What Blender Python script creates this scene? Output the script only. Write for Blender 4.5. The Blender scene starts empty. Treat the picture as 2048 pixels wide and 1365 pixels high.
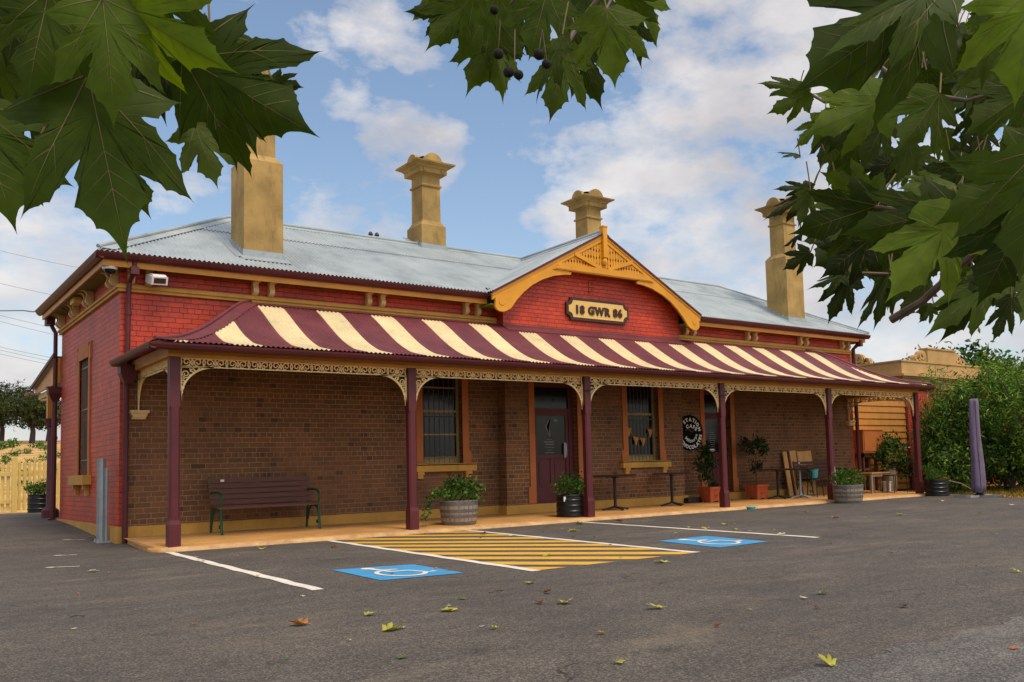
SKYMUL=(1.3,1.28,1.22,1); SKYSTR=.112; SUNE=1.9; EXPO=0.30
LEAF_L=[[-2.962, -14.794, 1.543, -2.839, -14.882, 1.446, 0, 1.0], [-3.073, -14.828, 1.479, -3.042, -14.871, 1.277, 0, 0.95], [-3.119, -14.863, 1.55, -3.134, -14.84, 1.435, 10, 1.1], [-3.076, -14.92, 1.53, -3.061, -14.92, 1.401, -15, 0.9], [-3.075, -14.898, 1.546, -2.97, -14.971, 1.453, 20, 0.8], [-3.169, -14.689, 1.47, -3.129, -14.706, 1.325, 0, 1.0], [-2.994, -14.573, 1.49, -2.959, -14.59, 1.391, 10, 0.9], [-2.906, -14.644, 1.515, -2.878, -14.658, 1.426, -15, 0.9], [-2.787, -14.62, 1.618, -2.751, -14.648, 1.604, 0, 0.9], [-2.893, -14.668, 1.647, -2.826, -14.678, 1.484, -10, 0.9], [-2.865, -14.622, 1.613, -2.845, -14.625, 1.474, 10, 0.7], [-2.967, -14.739, 1.665, -2.954, -14.744, 1.617, 0, 0.9], [-3.151, -14.646, 1.546, -3.101, -14.68, 1.485, 20, 1.0], [-3.094, -14.554, 1.448, -3.114, -14.532, 1.388, 0, 1.1], [-3.177, -14.697, 1.618, -3.101, -14.72, 1.512, 0, 1.1], [-3.009, -14.83, 1.624, -2.987, -14.811, 1.513, 25, 1.0], [-3.075, -14.649, 1.618, -3.057, -14.651, 1.491, 0, 0.9], [-3.182, -14.561, 1.57, -3.1, -14.619, 1.512, 0, 1.0], [-2.993, -14.653, 1.647, -2.952, -14.671, 1.51, -10, 1.0], [-2.987, -14.713, 1.563, -2.945, -14.741, 1.506, 0, 0.9], [-3.101, -14.497, 1.571, -3.06, -14.52, 1.486, 0, 1.1]]
LEAF_C=[[-2.104, -14.064, 2.166, -2.225, -13.969, 2.168, 10, 0.8], [-2.137, -14.164, 2.154, -2.225, -14.081, 2.019, 0, 0.9], [-2.041, -14.116, 2.198, -2.112, -14.044, 2.027, 0, 0.9], [-1.981, -14.034, 2.178, -2.046, -13.965, 1.998, 10, 0.8], [-1.996, -14.022, 2.172, -1.966, -14.026, 1.977, -20, 0.7], [-2.059, -14.348, 2.104, -2.086, -14.312, 1.952, 0, 1.2], [-2.078, -14.574, 1.958, -2.058, -14.574, 1.806, 0, 1.15], [-1.965, -14.287, 2.026, -1.989, -14.25, 1.847, 0, 0.9], [-1.887, -14.228, 2.106, -1.836, -14.249, 1.914, 15, 0.8], [-2.088, -14.438, 1.954, -2.143, -14.382, 1.823, 60, 0.5], [-1.929, -14.45, 2.099, -1.858, -14.498, 2.019, 0, 0.8], [-1.85, -14.385, 2.102, -1.821, -14.394, 1.964, 40, 0.6], [-1.865, -14.011, 2.319, -1.925, -13.949, 2.166, 0, 1.0], [-2.106, -13.946, 2.28, -2.103, -13.936, 2.151, 0, 1.0], [-1.799, -14.187, 2.281, -1.846, -14.133, 2.102, 0, 1.1], [-1.828, -13.906, 2.252, -1.787, -13.93, 2.167, 0, 0.9], [-1.621, -14.203, 2.316, -1.658, -14.155, 2.129, 0, 0.9], [-1.919, -13.842, 2.326, -1.915, -13.831, 2.186, 0, 1.1], [-1.866, -13.874, 2.226, -1.823, -13.902, 2.164, 0, 1.0]]
LEAF_R=[[-2.174, -15.358, 1.626, -2.351, -15.269, 1.483, 0, 1.0], [-2.213, -15.39, 1.61, -2.373, -15.319, 1.52, 50, 0.5], [-1.205, -14.378, 2.067, -1.298, -14.306, 2.084, 30, 0.6], [-1.262, -14.455, 2.013, -1.35, -14.381, 1.959, 0, 0.8], [-1.31, -14.535, 1.908, -1.371, -14.479, 1.828, 0, 0.7], [-1.359, -14.487, 1.81, -1.407, -14.451, 1.831, 60, 0.5], [-1.785, -15.032, 1.681, -1.91, -14.928, 1.624, 10, 0.9], [-1.808, -15.138, 1.646, -1.86, -15.088, 1.551, 0, 1.1], [-1.704, -14.968, 1.681, -1.742, -14.928, 1.583, 0, 0.9], [-1.974, -15.379, 1.536, -2.053, -15.311, 1.47, 0, 1.0], [-2.115, -15.404, 1.621, -2.132, -15.379, 1.492, 35, 0.8], [-1.802, -14.999, 1.483, -1.92, -14.901, 1.434, -10, 1.0], [-1.798, -15.003, 1.494, -1.846, -14.909, 1.563, -10, 0.7], [-2.058, -15.296, 1.361, -2.133, -15.225, 1.241, 0, 0.95], [-2.043, -15.283, 1.37, -2.165, -15.184, 1.339, 0, 0.7], [-2.054, -15.431, 1.402, -2.166, -15.335, 1.328, 0, 1.0], [-1.496, -14.619, 1.662, -1.517, -14.594, 1.574, 0, 0.8], [-1.452, -14.592, 1.677, -1.544, -14.512, 1.61, 30, 0.5], [-1.452, -14.592, 1.683, -1.525, -14.535, 1.687, 20, 0.5], [-1.724, -14.929, 1.446, -1.796, -14.865, 1.376, 0, 0.9], [-1.493, -14.607, 1.514, -1.542, -14.564, 1.474, 0, 0.9], [-1.433, -14.533, 1.581, -1.47, -14.501, 1.549, 60, 0.5], [-1.586, -14.78, 1.423, -1.62, -14.743, 1.317, 0, 0.7], [-1.588, -14.779, 1.425, -1.657, -14.721, 1.39, 45, 0.5], [-1.516, -14.835, 1.417, -1.54, -14.804, 1.3, 0, 0.55], [-1.518, -14.834, 1.421, -1.575, -14.777, 1.304, 50, 0.5], [-1.815, -15.227, 1.312, -1.907, -15.146, 1.218, 30, 0.6], [-1.821, -15.221, 1.303, -1.885, -15.161, 1.208, 0, 0.6], [-1.898, -15.284, 1.256, -1.919, -15.261, 1.189, 0, 0.6], [-1.258, -14.778, 1.378, -1.285, -14.753, 1.339, 0, 0.9], [-2.169, -15.465, 1.379, -2.184, -15.438, 1.226, 0, 1.1], [-2.179, -15.477, 1.575, -2.194, -15.452, 1.439, 0, 1.2], [-2.078, -15.405, 1.335, -2.126, -15.356, 1.22, 0, 1.0], [-1.548, -14.933, 1.383, -1.587, -14.895, 1.302, 0, 0.8], [-1.57, -15.042, 1.361, -1.583, -15.022, 1.265, 0, 0.7], [-1.539, -14.884, 1.927, -1.6, -14.799, 1.943, 26.516260250543837, 0.788771270276127], [-1.354, -14.852, 1.907, -1.31, -14.824, 1.827, 32.89200487784194, 1.0226609386809296], [-1.068, -14.862, 2.037, -1.12, -14.773, 2.005, 38.00507513611994, 0.7346873010539687], [-0.918, -14.628, 1.771, -0.994, -14.611, 1.677, 43.45883638999081, 1.0461936680740334], [-0.483, -14.353, 2.285, -0.544, -14.261, 2.292, 0.8372375332751574, 0.8655784172526928], [-1.337, -14.873, 1.798, -1.457, -14.833, 1.758, -45.36780009964873, 0.9505402982159614], [-1.133, -14.526, 1.872, -1.242, -14.481, 1.882, -8.720534359267496, 0.7810682464689586], [-1.092, -14.764, 2.005, -1.103, -14.735, 1.885, 40.43151015306577, 0.7403917754871437], [-1.167, -14.871, 1.704, -1.158, -14.873, 1.597, -45.718881221798036, 0.9789167525846074], [-0.465, -14.587, 1.599, -0.434, -14.626, 1.475, 46.60067569681229, 1.0100957740900594], [-0.886, -14.445, 1.589, -0.924, -14.441, 1.457, -5.585776051882405, 0.754575050622366], [-1.231, -14.644, 1.496, -1.229, -14.68, 1.406, 28.37456748213549, 0.8450897067701377], [-1.109, -14.977, 1.818, -1.111, -15.008, 1.72, 17.68271175818056, 0.7598562139466926], [-0.237, -14.408, 2.213, -0.245, -14.402, 2.097, -46.313081518514835, 0.8684883846148911], [-0.747, -14.216, 1.701, -0.726, -14.253, 1.592, -25.761087592186684, 0.7832261972794401], [-1.513, -14.738, 1.508, -1.582, -14.676, 1.514, 49.05707133539691, 0.8611848263822651], [-0.398, -14.576, 1.89, -0.49, -14.545, 1.778, -28.90787055348777, 1.0495224910149124], [-0.973, -14.841, 1.516, -1.05, -14.759, 1.488, 31.482617124907037, 0.9112095571018398], [-1.179, -14.807, 1.669, -1.322, -14.749, 1.67, 47.10882774001429, 1.084709526979509], [-0.423, -14.439, 2.522, -0.485, -14.372, 2.543, -43.95168880367286, 0.7669062456126592], [-0.615, -14.485, 1.954, -0.655, -14.503, 1.807, 42.23619934673792, 0.7052441108525067], [-0.401, -14.592, 2.394, -0.495, -14.511, 2.388, 37.8707468144288, 0.7806677793321057], [-0.423, -14.424, 2.243, -0.47, -14.373, 2.138, -47.36065411643003, 0.7136732599002926], [-0.501, -14.392, 2.082, -0.491, -14.405, 1.96, 26.7579487555263, 0.9091945168526044], [-0.765, -14.735, 2.259, -0.863, -14.678, 2.22, -26.629940600162993, 0.8946608002647003], [-1.241, -15.044, 1.985, -1.334, -14.969, 1.978, -6.604674893697506, 1.0431375822759703], [-0.375, -14.503, 2.487, -0.354, -14.469, 2.404, -7.753555388620136, 1.0193395482250784], [-0.943, -14.577, 2.058, -1.076, -14.528, 1.982, -18.818285971170035, 0.9179793897594174], [-1.006, -14.59, 1.73, -0.975, -14.562, 1.644, -14.32094333379792, 1.0066679721486966], [-0.495, -14.687, 1.867, -0.468, -14.645, 1.762, -3.2970750462613125, 1.0645632522354695], [-0.761, -14.279, 1.706, -0.832, -14.258, 1.595, 27.104214278674192, 0.8448718219575165], [-1.409, -14.961, 1.946, -1.512, -14.918, 1.909, 40.191329970601146, 0.8487952625676606], [-0.805, -14.558, 2.088, -0.792, -14.505, 2.016, -32.03243737694049, 0.9617010366079021], [-1.614, -14.886, 1.814, -1.659, -14.811, 1.836, 30.110446631177794, 1.0229000533011428], [-0.643, -14.759, 2.221, -0.661, -14.683, 2.161, 26.025190149029143, 1.0873893588375387], [-0.744, -14.577, 1.75, -0.717, -14.532, 1.633, -9.388858913601638, 0.9396136499566843], [-1.013, -14.869, 1.667, -1.015, -14.841, 1.572, 49.64491684130127, 1.0596071177805975], [-0.679, -14.336, 2.146, -0.752, -14.33, 2.035, -31.610769109889404, 0.916079120214388], [-1.045, -14.761, 1.757, -1.157, -14.709, 1.666, -43.22835917905313, 1.0895160197170402], [-0.582, -14.712, 1.592, -0.578, -14.736, 1.487, -27.783846378372, 1.071297721495763], [-1.218, -14.963, 1.56, -1.185, -14.924, 1.469, -33.66803869760984, 1.016176943724749], [-0.33, -14.367, 2.065, -0.41, -14.339, 1.976, -40.323740835869, 0.7126996068633868], [-0.865, -14.333, 1.661, -0.907, -14.237, 1.602, 37.848093889034786, 0.9877733799258105], [-0.685, -14.457, 1.836, -0.766, -14.427, 1.734, 34.43355880537514, 0.8936767056810659], [-0.928, -14.837, 2.035, -1.039, -14.769, 2.014, -11.31944577252797, 0.8692345052375043], [-1.132, -14.893, 1.557, -1.157, -14.836, 1.465, -31.490480985142455, 1.030196083939995], [-0.168, -14.54, 1.887, -0.166, -14.486, 1.77, 33.3759088295121, 0.9348908012746405], [-0.583, -14.694, 2.133, -0.702, -14.649, 2.03, 13.194792875648787, 0.8022676216929399], [-1.035, -14.858, 1.697, -1.129, -14.796, 1.614, 33.41714447983321, 1.0566486097456065], [-0.566, -14.639, 1.641, -0.635, -14.574, 1.563, 48.74439757703914, 0.8412237582454241], [-0.871, -14.526, 1.914, -0.902, -14.546, 1.799, 28.15873593219952, 1.063384825401977], [-0.307, -14.397, 2.5, -0.41, -14.367, 2.377, 34.385682810938306, 0.9493448265618705], [-0.652, -14.527, 2.441, -0.721, -14.509, 2.347, -14.016536437562166, 1.0560649536205093], [-1.096, -14.814, 1.585, -1.202, -14.783, 1.506, -8.770315726329102, 1.0899547936437144], [-1.092, -14.813, 1.552, -1.165, -14.727, 1.523, -6.259793548401468, 0.7699476874313023], [-0.432, -14.64, 2.216, -0.466, -14.565, 2.164, -17.87922475465924, 0.9480464852159183], [-1.631, -14.849, 1.691, -1.604, -14.808, 1.602, -36.7598469459096, 1.003311530687741], [-0.889, -14.645, 1.593, -0.909, -14.625, 1.499, 49.030829372804504, 0.766587642113901], [-1.539, -14.765, 1.517, -1.546, -14.738, 1.385, 16.063746922287095, 1.0628071777411232], [-1.662, -14.817, 1.566, -1.673, -14.833, 1.434, -46.51448756928427, 0.8297669399719637], [-0.347, -14.323, 2.263, -0.299, -14.294, 2.18, 45.14362078946668, 0.9736471204153085], [-0.218, -14.591, 2.505, -0.265, -14.506, 2.457, -39.57619752968755, 0.7798314833574282], [-1.129, -14.413, 1.953, -1.134, -14.369, 1.851, 33.84248840526432, 1.003406616802779], [-0.805, -14.565, 2.222, -0.808, -14.526, 2.129, 44.43599300422308, 0.7762540072083037], [-0.892, -14.27, 1.729, -0.987, -14.243, 1.612, -19.376713186225214, 0.9876824760501584], [-1.19, -14.665, 2.122, -1.217, -14.64, 2.013, -36.370303893505316, 0.7119059495428705], [-0.931, -14.755, 1.688, -0.934, -14.735, 1.594, 39.465628622767284, 0.8926581655780722], [-1.145, -14.985, 1.737, -1.203, -14.919, 1.663, 22.464387611290235, 0.7091490846359864], [-1.429, -14.814, 1.549, -1.438, -14.825, 1.452, -6.48535434905434, 0.825749813142277], [-1.105, -14.777, 2.077, -1.125, -14.696, 2.006, 43.61978347963287, 0.8032024580145671], [-1.023, -14.495, 1.9, -1.132, -14.446, 1.879, -2.8821603740176087, 0.7477692338047551], [-0.16, -14.45, 2.024, -0.218, -14.388, 1.985, -44.85643391408559, 1.0280159602945795], [-0.237, -14.514, 2.509, -0.306, -14.446, 2.43, -23.685153108147016, 0.7229109802699109], [-1.329, -14.773, 1.527, -1.32, -14.745, 1.419, 45.963729219469585, 1.0552200649394], [-1.65, -14.884, 1.734, -1.712, -14.791, 1.732, -42.79530033453831, 0.8733519306097356], [-0.329, -14.576, 2.258, -0.46, -14.507, 2.218, 41.822099496656435, 1.069141665341613], [-1.373, -15.123, 1.966, -1.428, -15.081, 1.882, -40.75177943461925, 0.9562013546780498], [-0.88, -14.653, 1.805, -0.997, -14.61, 1.736, -6.3750662178689055, 0.7541981991874809], [-1.331, -14.698, 1.923, -1.292, -14.7, 1.813, -42.959843127586474, 1.0820814877901324], [-1.114, -14.404, 1.717, -1.137, -14.392, 1.605, 25.887238347985203, 0.9098993192985659], [-0.825, -14.545, 2.178, -0.851, -14.497, 2.102, 4.420667906020434, 0.9322397129474993], [-0.413, -14.339, 2.415, -0.459, -14.242, 2.385, -4.832314741942653, 0.833085796719648], [-1.315, -14.675, 1.952, -1.31, -14.671, 1.846, -20.79394216159257, 0.8473880912672953], [-0.463, -14.44, 2.243, -0.451, -14.395, 2.132, -32.350650100958504, 0.7383310645064263], [-1.371, -15.12, 1.954, -1.301, -15.144, 1.846, 5.582235886538456, 0.7891411600035105], [-1.113, -14.612, 2.083, -1.159, -14.615, 1.944, 29.07117682966765, 0.7384499763986582], [-0.416, -14.668, 2.063, -0.523, -14.605, 2.074, -15.056728662282183, 0.9728678886074803], [-0.858, -14.709, 1.84, -0.88, -14.651, 1.728, -10.757866384334001, 0.7345717652108614], [-1.586, -14.907, 1.87, -1.568, -14.916, 1.766, 23.773974440582293, 1.0031891492053087], [-0.57, -14.666, 2.134, -0.565, -14.607, 2.028, -39.70879331369509, 1.068327392163087], [-0.352, -14.518, 1.602, -0.371, -14.464, 1.496, 37.85333426847872, 0.9303375120619373], [-1.171, -14.77, 1.506, -1.097, -14.771, 1.416, 12.948675314813016, 0.9691062083364953], [-1.158, -14.67, 1.564, -1.161, -14.614, 1.471, -37.60785647143439, 1.046244883364799], [-0.547, -14.555, 2.039, -0.541, -14.567, 1.932, -23.48976094927, 0.9867725489984218], [-0.385, -14.287, 1.963, -0.438, -14.184, 1.943, 42.876854825845484, 0.9966472163116652], [-0.779, -14.348, 2.02, -0.859, -14.255, 2.025, 16.88526752209519, 0.8017356651783017], [-0.751, -14.572, 2.24, -0.67, -14.571, 2.17, 36.98664499230971, 0.8219319943560313], [-0.456, -14.534, 2.365, -0.546, -14.482, 2.266, -44.35528690512034, 0.725365793811355], [-0.853, -14.461, 1.783, -0.967, -14.424, 1.745, 11.402919265015107, 0.7696221953519239], [-1.437, -15.044, 1.851, -1.451, -15.013, 1.745, 7.728253403107544, 0.9831292115272426], [-0.595, -14.7, 2.098, -0.636, -14.709, 1.987, 36.21130137023293, 0.8350630876456039], [-1.007, -14.739, 1.568, -1.009, -14.729, 1.468, -11.264192784766678, 0.7280369131020288], [-0.327, -14.502, 1.936, -0.387, -14.409, 1.893, 20.384137133370444, 0.8712101415183167], [-1.3, -14.957, 1.458, -1.291, -14.96, 1.36, 36.434806082801344, 0.9106770201683428], [-0.716, -14.715, 2.04, -0.801, -14.67, 1.973, -49.25735200396939, 0.8593096664236857], [-1.197, -14.75, 1.539, -1.328, -14.687, 1.502, 27.86606564223051, 1.0741718021996758], [-0.877, -14.845, 1.705, -0.939, -14.776, 1.643, -31.09014960954809, 1.0538501562828446], [-1.199, -14.774, 2.127, -1.27, -14.76, 2.028, 2.9700771027159405, 0.8114677317875844], [-1.198, -14.917, 1.58, -1.29, -14.865, 1.488, 41.117898577441, 0.7025301310479486], [-1.421, -14.794, 1.691, -1.523, -14.733, 1.679, 20.865544489152185, 0.7761394317432831], [-1.158, -14.972, 1.441, -1.224, -14.967, 1.312, -28.907508262421445, 0.9915246562316139], [-1.433, -14.845, 1.72, -1.453, -14.818, 1.627, 32.04249273471136, 0.8797017465959815], [-0.855, -14.358, 1.636, -0.951, -14.282, 1.606, -23.98614052412762, 0.7447991958549126], [-0.41, -14.378, 1.848, -0.469, -14.322, 1.741, 46.489703995962145, 0.7343088962696286], [-0.936, -14.47, 1.918, -0.917, -14.472, 1.801, -32.40881735391776, 0.8535727008638347], [-1.023, -14.38, 2.125, -1.011, -14.383, 2.015, 16.99379344166529, 0.8205057483543943], [-0.892, -14.362, 2.057, -0.989, -14.336, 1.994, 38.988277727266876, 0.776469575602285], [-0.83, -14.767, 2.269, -0.881, -14.691, 2.251, -37.32519866941725, 0.7206156751673916], [-1.02, -14.782, 1.906, -1.036, -14.75, 1.808, -11.178524987352048, 0.7515465055053087], [-0.681, -14.364, 1.587, -0.783, -14.291, 1.591, -13.771672273017344, 1.0171359228004453], [-1.155, -14.433, 1.822, -1.101, -14.443, 1.708, 32.7043008506931, 0.7155264881387643], [-0.596, -14.53, 2.212, -0.549, -14.566, 2.088, -0.06586300819668622, 1.0924956972343942], [-1.232, -15.021, 2.042, -1.288, -14.939, 2.03, 5.571285971763594, 1.0685491351752165], [-0.639, -14.622, 1.64, -0.691, -14.549, 1.604, 42.784414767401685, 0.7684150364514781], [-1.601, -14.833, 1.781, -1.658, -14.806, 1.668, -39.84860164131503, 0.9296408656338214], [-1.513, -14.766, 1.484, -1.592, -14.698, 1.452, -5.221499073067179, 1.0523965237748802], [-1.157, -14.722, 1.997, -1.225, -14.669, 1.934, 1.8081378928672152, 0.9596935621782141], [-1.048, -14.864, 1.667, -1.091, -14.773, 1.62, -11.380793704725093, 0.9128702147855654], [-1.066, -14.827, 1.944, -1.061, -14.777, 1.844, -15.28241027765629, 0.7880896426232805], [-0.338, -14.306, 2.029, -0.384, -14.264, 1.908, 15.178220284204386, 0.9018810396492155], [-0.513, -14.398, 2.162, -0.589, -14.304, 2.136, 38.784344371521684, 0.8023063464158371], [-1.267, -15.039, 1.909, -1.274, -15.052, 1.787, 10.580285651314405, 0.7594379494135656], [-0.539, -14.248, 2.242, -0.584, -14.209, 2.166, -33.7937118708472, 0.8386168710812252], [-0.997, -14.51, 2.053, -1.046, -14.468, 1.952, 10.926662157810476, 0.893903101043955], [-1.447, -14.806, 1.513, -1.447, -14.778, 1.402, 31.799387715984423, 0.9598001057779044], [-1.264, -14.792, 1.486, -1.298, -14.736, 1.368, -37.0199586846921, 0.7120444754051644], [-1.445, -14.654, 1.766, -1.411, -14.648, 1.644, 40.01083248481285, 0.977168820584984], [-0.295, -14.533, 1.755, -0.356, -14.503, 1.677, -6.132789628478072, 0.9914138683330451], [-1.271, -14.924, 1.951, -1.309, -14.851, 1.929, -40.79180506610756, 0.7546410230863617], [-0.56, -14.665, 2.27, -0.629, -14.609, 2.207, -35.083209170854104, 1.0588872287012343], [-0.864, -14.5, 1.548, -0.988, -14.451, 1.466, -49.540135611390646, 1.0968485368611764], [-0.481, -14.422, 1.785, -0.541, -14.352, 1.74, -43.98031180034915, 0.9155557655529258], [-0.388, -14.6, 1.977, -0.415, -14.569, 1.892, 5.518064544789695, 1.0384319417178296], [-0.968, -14.578, 1.863, -1.043, -14.523, 1.777, -21.4393280473688, 1.0455097127132484], [-1.316, -14.693, 1.656, -1.316, -14.689, 1.518, -13.124787729182927, 1.0510115540422162], [-1.181, -14.875, 1.952, -1.254, -14.846, 1.831, -38.36108917613059, 0.9884227475911647], [-1.406, -14.931, 1.521, -1.379, -14.932, 1.411, -27.03998091703128, 0.7920139627616847], [-0.613, -14.447, 2.348, -0.594, -14.421, 2.261, -23.622846444427793, 0.8194028826965577], [-0.448, -14.514, 1.984, -0.589, -14.456, 1.986, -10.716310154801647, 0.8817075427041955], [-1.209, -14.566, 1.586, -1.173, -14.589, 1.459, 12.827608549050893, 1.0145585224435638]]
TWIGS={'L': [[[-2.97, -14.739, 1.691], [-2.976, -14.661, 1.592], [-2.941, -14.623, 1.579], [-2.962, -14.794, 1.543]], [[-3.079, -14.775, 1.626], [-3.071, -14.818, 1.484]], [[-3.181, -14.559, 1.55], [-3.169, -14.689, 1.47]], [[-2.97, -14.739, 1.691], [-3.072, -14.899, 1.54]]], 'C': [[[-1.848, -14.398, 2.221], [-1.917, -14.266, 2.082], [-1.963, -14.288, 2.021]], [[-1.94, -14.204, 2.281], [-1.989, -14.094, 2.198], [-2.104, -14.064, 2.163]], [[-1.848, -14.398, 2.221], [-2.046, -14.537, 1.982]], [[-2.276, -14.478, 1.917], [-2.277, -14.471, 1.859]], [[-2.225, -14.455, 1.92], [-2.251, -14.489, 1.831], [-2.26, -14.481, 1.822]], [[-2.251, -14.489, 1.831], [-2.245, -14.492, 1.814]], [[-2.209, -14.528, 1.895], [-2.213, -14.521, 1.855]], [[-2.209, -14.528, 1.895], [-2.201, -14.529, 1.835]]], 'R': [[[-1.6, -14.884, 1.303], [-1.598, -14.953, 1.329], [-1.587, -15.031, 1.386], [-1.601, -15.086, 1.413], [-1.646, -15.246, 1.457]], [[-1.715, -14.969, 1.778], [-1.715, -15.026, 1.711], [-1.77, -15.167, 1.632], [-1.753, -15.307, 1.631]], [[-1.205, -14.378, 2.067], [-1.229, -14.478, 1.985], [-1.614, -14.919, 1.758], [-1.77, -15.167, 1.632]], [[-1.601, -15.086, 1.413], [-1.518, -14.833, 1.417], [-1.586, -14.78, 1.423]], [[-1.601, -15.086, 1.413], [-1.77, -15.2, 1.322]], [[-1.646, -15.246, 1.457], [-2.015, -15.267, 1.372]], [[-2.015, -15.267, 1.372], [-1.804, -14.997, 1.48], [-1.496, -14.619, 1.656]]]}
BALLS=[[-2.277, -14.47, 1.849, 0.0105], [-2.26, -14.48, 1.812, 0.011], [-2.244, -14.492, 1.806, 0.0095], [-2.213, -14.52, 1.846, 0.011], [-2.201, -14.528, 1.826, 0.0095], [-2.286, -14.472, 1.937, 0.009]]
FALLEN=[(-0.93, -9.9, 0.113, 't'), (-0.41, -9.87, 0.07, 'y'), (-0.58, -10.56, 0.126, 'y'), (0.07, -10.14, 0.117, 'y'), (0.45, -9.68, 0.058, 'g'), (-1.41, -10.97, 0.024, 'g'), (-0.95, -11.41, 0.048, 'g'), (-0.37, -8.52, 0.033, 'p'), (1.16, -3.15, 0.103, 'y'), (1.9, -3.88, 0.102, 't'), (1.44, -7.76, 0.05, 't'), (1.35, -9.3, 0.087, 'y'), (1.09, -9.92, 0.06, 'b'), (0.71, -10.34, 0.066, 'b'), (0.83, -10.49, 0.11, 'y'), (1.1, -11.17, 0.104, 'y'), (3.23, -8.95, 0.128, 'y'), (1.46, -11.71, 0.027, 'y'), (2.39, -11.59, 0.081, 'p'), (2.12, -11.63, 0.043, 'p'), (1.81, -11.99, 0.04, 'o'), (0.87, -11.98, 0.042, 'b'), (-0.23, -12.35, 0.055, 'y'), (0.43, -13.11, 0.087, 'y'), (2.91, -7.4, 0.085, 'y'), (3.29, -8.25, 0.043, 'y'), (5.62, -4.37, 0.141, 'y'), (7.5, -3.27, 0.125, 'b'), (4.47, -3.58, 0.109, 'b'), (4.47, -4.37, 0.09, 'p'), (7.86, -5.51, 0.138, 'y'), (6.95, -5.96, 0.137, 'y'), (7.07, -5.5, 0.094, 'y'), (7.07, -6.42, 0.089, 'y'), (6.66, -7.67, 0.109, 'p'), (7.27, -7.02, 0.044, 't'), (9.85, -6.17, 0.127, 't'), (11.18, -4.52, 0.077, 'y'), (5.92, -9.02, 0.06, 't'), (6.79, -3.02, 0.132, 'g'), (11.11, -6.59, 0.122, 'y'), (4.43, -12.01, 0.067, 'y'), (2.23, -12.37, 0.06, 'b'), (1.38, -13.55, 0.043, 'o'), (-1.18, -4.5, 0.088, 'p'), (10.28, -6.46, 0.068, 't'), (3.94, -2.62, 0.08, 'b'), (12.11, -7.51, 0.087, 'p'), (14.81, -6.72, 0.119, 'p'), (16.09, -4.46, 0.09, 'p'), (-0.81, -5.3, 0.027, 't'), (2.44, -9.44, 0.032, 't'), (-1.43, -9.31, 0.027, 't'), (-0.13, -10.9, 0.025, 'p'), (6.06, -6.22, 0.043, 'p'), (6.95, -6.84, 0.043, 'p')]
CLOUDS=[[0.694, 0.579, 0.428, 0.19, 1.0], [0.673, 0.621, 0.402, 0.1, 0.8], [0.744, 0.547, 0.383, 0.1, 0.7], [0.668, 0.696, 0.265, 0.1, 1.0], [0.631, 0.717, 0.297, 0.06, 0.9], [0.708, 0.646, 0.286, 0.09, 0.9], [0.754, 0.615, 0.232, 0.1, 0.8], [0.835, 0.532, 0.142, 0.2, 0.9], [0.79, 0.589, 0.168, 0.1, 0.8], [0.873, 0.474, 0.116, 0.2, 0.8], [0.432, 0.837, 0.337, 0.045, 0.75], [0.393, 0.872, 0.292, 0.045, 0.6], [0.378, 0.889, 0.257, 0.06, 0.55], [0.423, 0.867, 0.264, 0.05, 0.6], [0.373, 0.838, 0.397, 0.045, 0.8], [0.313, 0.839, 0.444, 0.06, 0.7], [0.402, 0.795, 0.454, 0.06, 0.8], [0.445, 0.794, 0.414, 0.025, 0.6], [0.121, 0.967, 0.225, 0.08, 0.4], [0.107, 0.976, 0.188, 0.09, 0.8], [0.125, 0.983, 0.134, 0.13, 0.9], [0.75, 0.514, 0.417, 0.14, 0.8], [0.808, 0.445, 0.386, 0.2, 0.8], [0.225, 0.967, 0.119, 0.15, 0.4]]
CAM=dict(loc=[-3.2704, -15.9673, 1.0169],R=[0.787223, -0.615968, -0.029397],U=[-0.024808, -0.079265, 0.996545],F=[0.61617, 0.783773, 0.07768],lens=32.482,sx=-0.06702,sy=0.05421)
POWER=[[[3.15, 66.47, 19.39], [9.9, 61.33, 17.74], [17.55, 55.54, 15.53]], [[3.21, 66.67, 16.93], [8.31, 62.79, 15.57], [17.61, 55.73, 13.08]], [[3.27, 66.86, 14.55], [8.53, 62.89, 12.85], [17.68, 55.94, 10.43]], [[3.29, 66.89, 14.1], [8.54, 62.93, 12.36], [17.69, 55.99, 9.87]], [[3.34, 67.05, 12.1], [8.58, 63.06, 10.77], [17.73, 56.1, 8.47]], [[3.34, 67.07, 11.87], [8.59, 63.08, 10.55], [17.73, 56.12, 8.17]], [[3.35, 67.09, 11.57], [8.59, 63.1, 10.32], [17.74, 56.14, 7.94]]]
STRIPES=[2.78,2.15,1.46,.80,.16,-.40,-.97,-1.53,-2.06,-2.61,-3.12,-3.66]
import bpy, bmesh, math, random
import numpy as np
from mathutils import Vector, Matrix
random.seed(11); rng = np.random.default_rng(5)
scene = bpy.context.scene
COL = scene.collection
PI = math.pi

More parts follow.
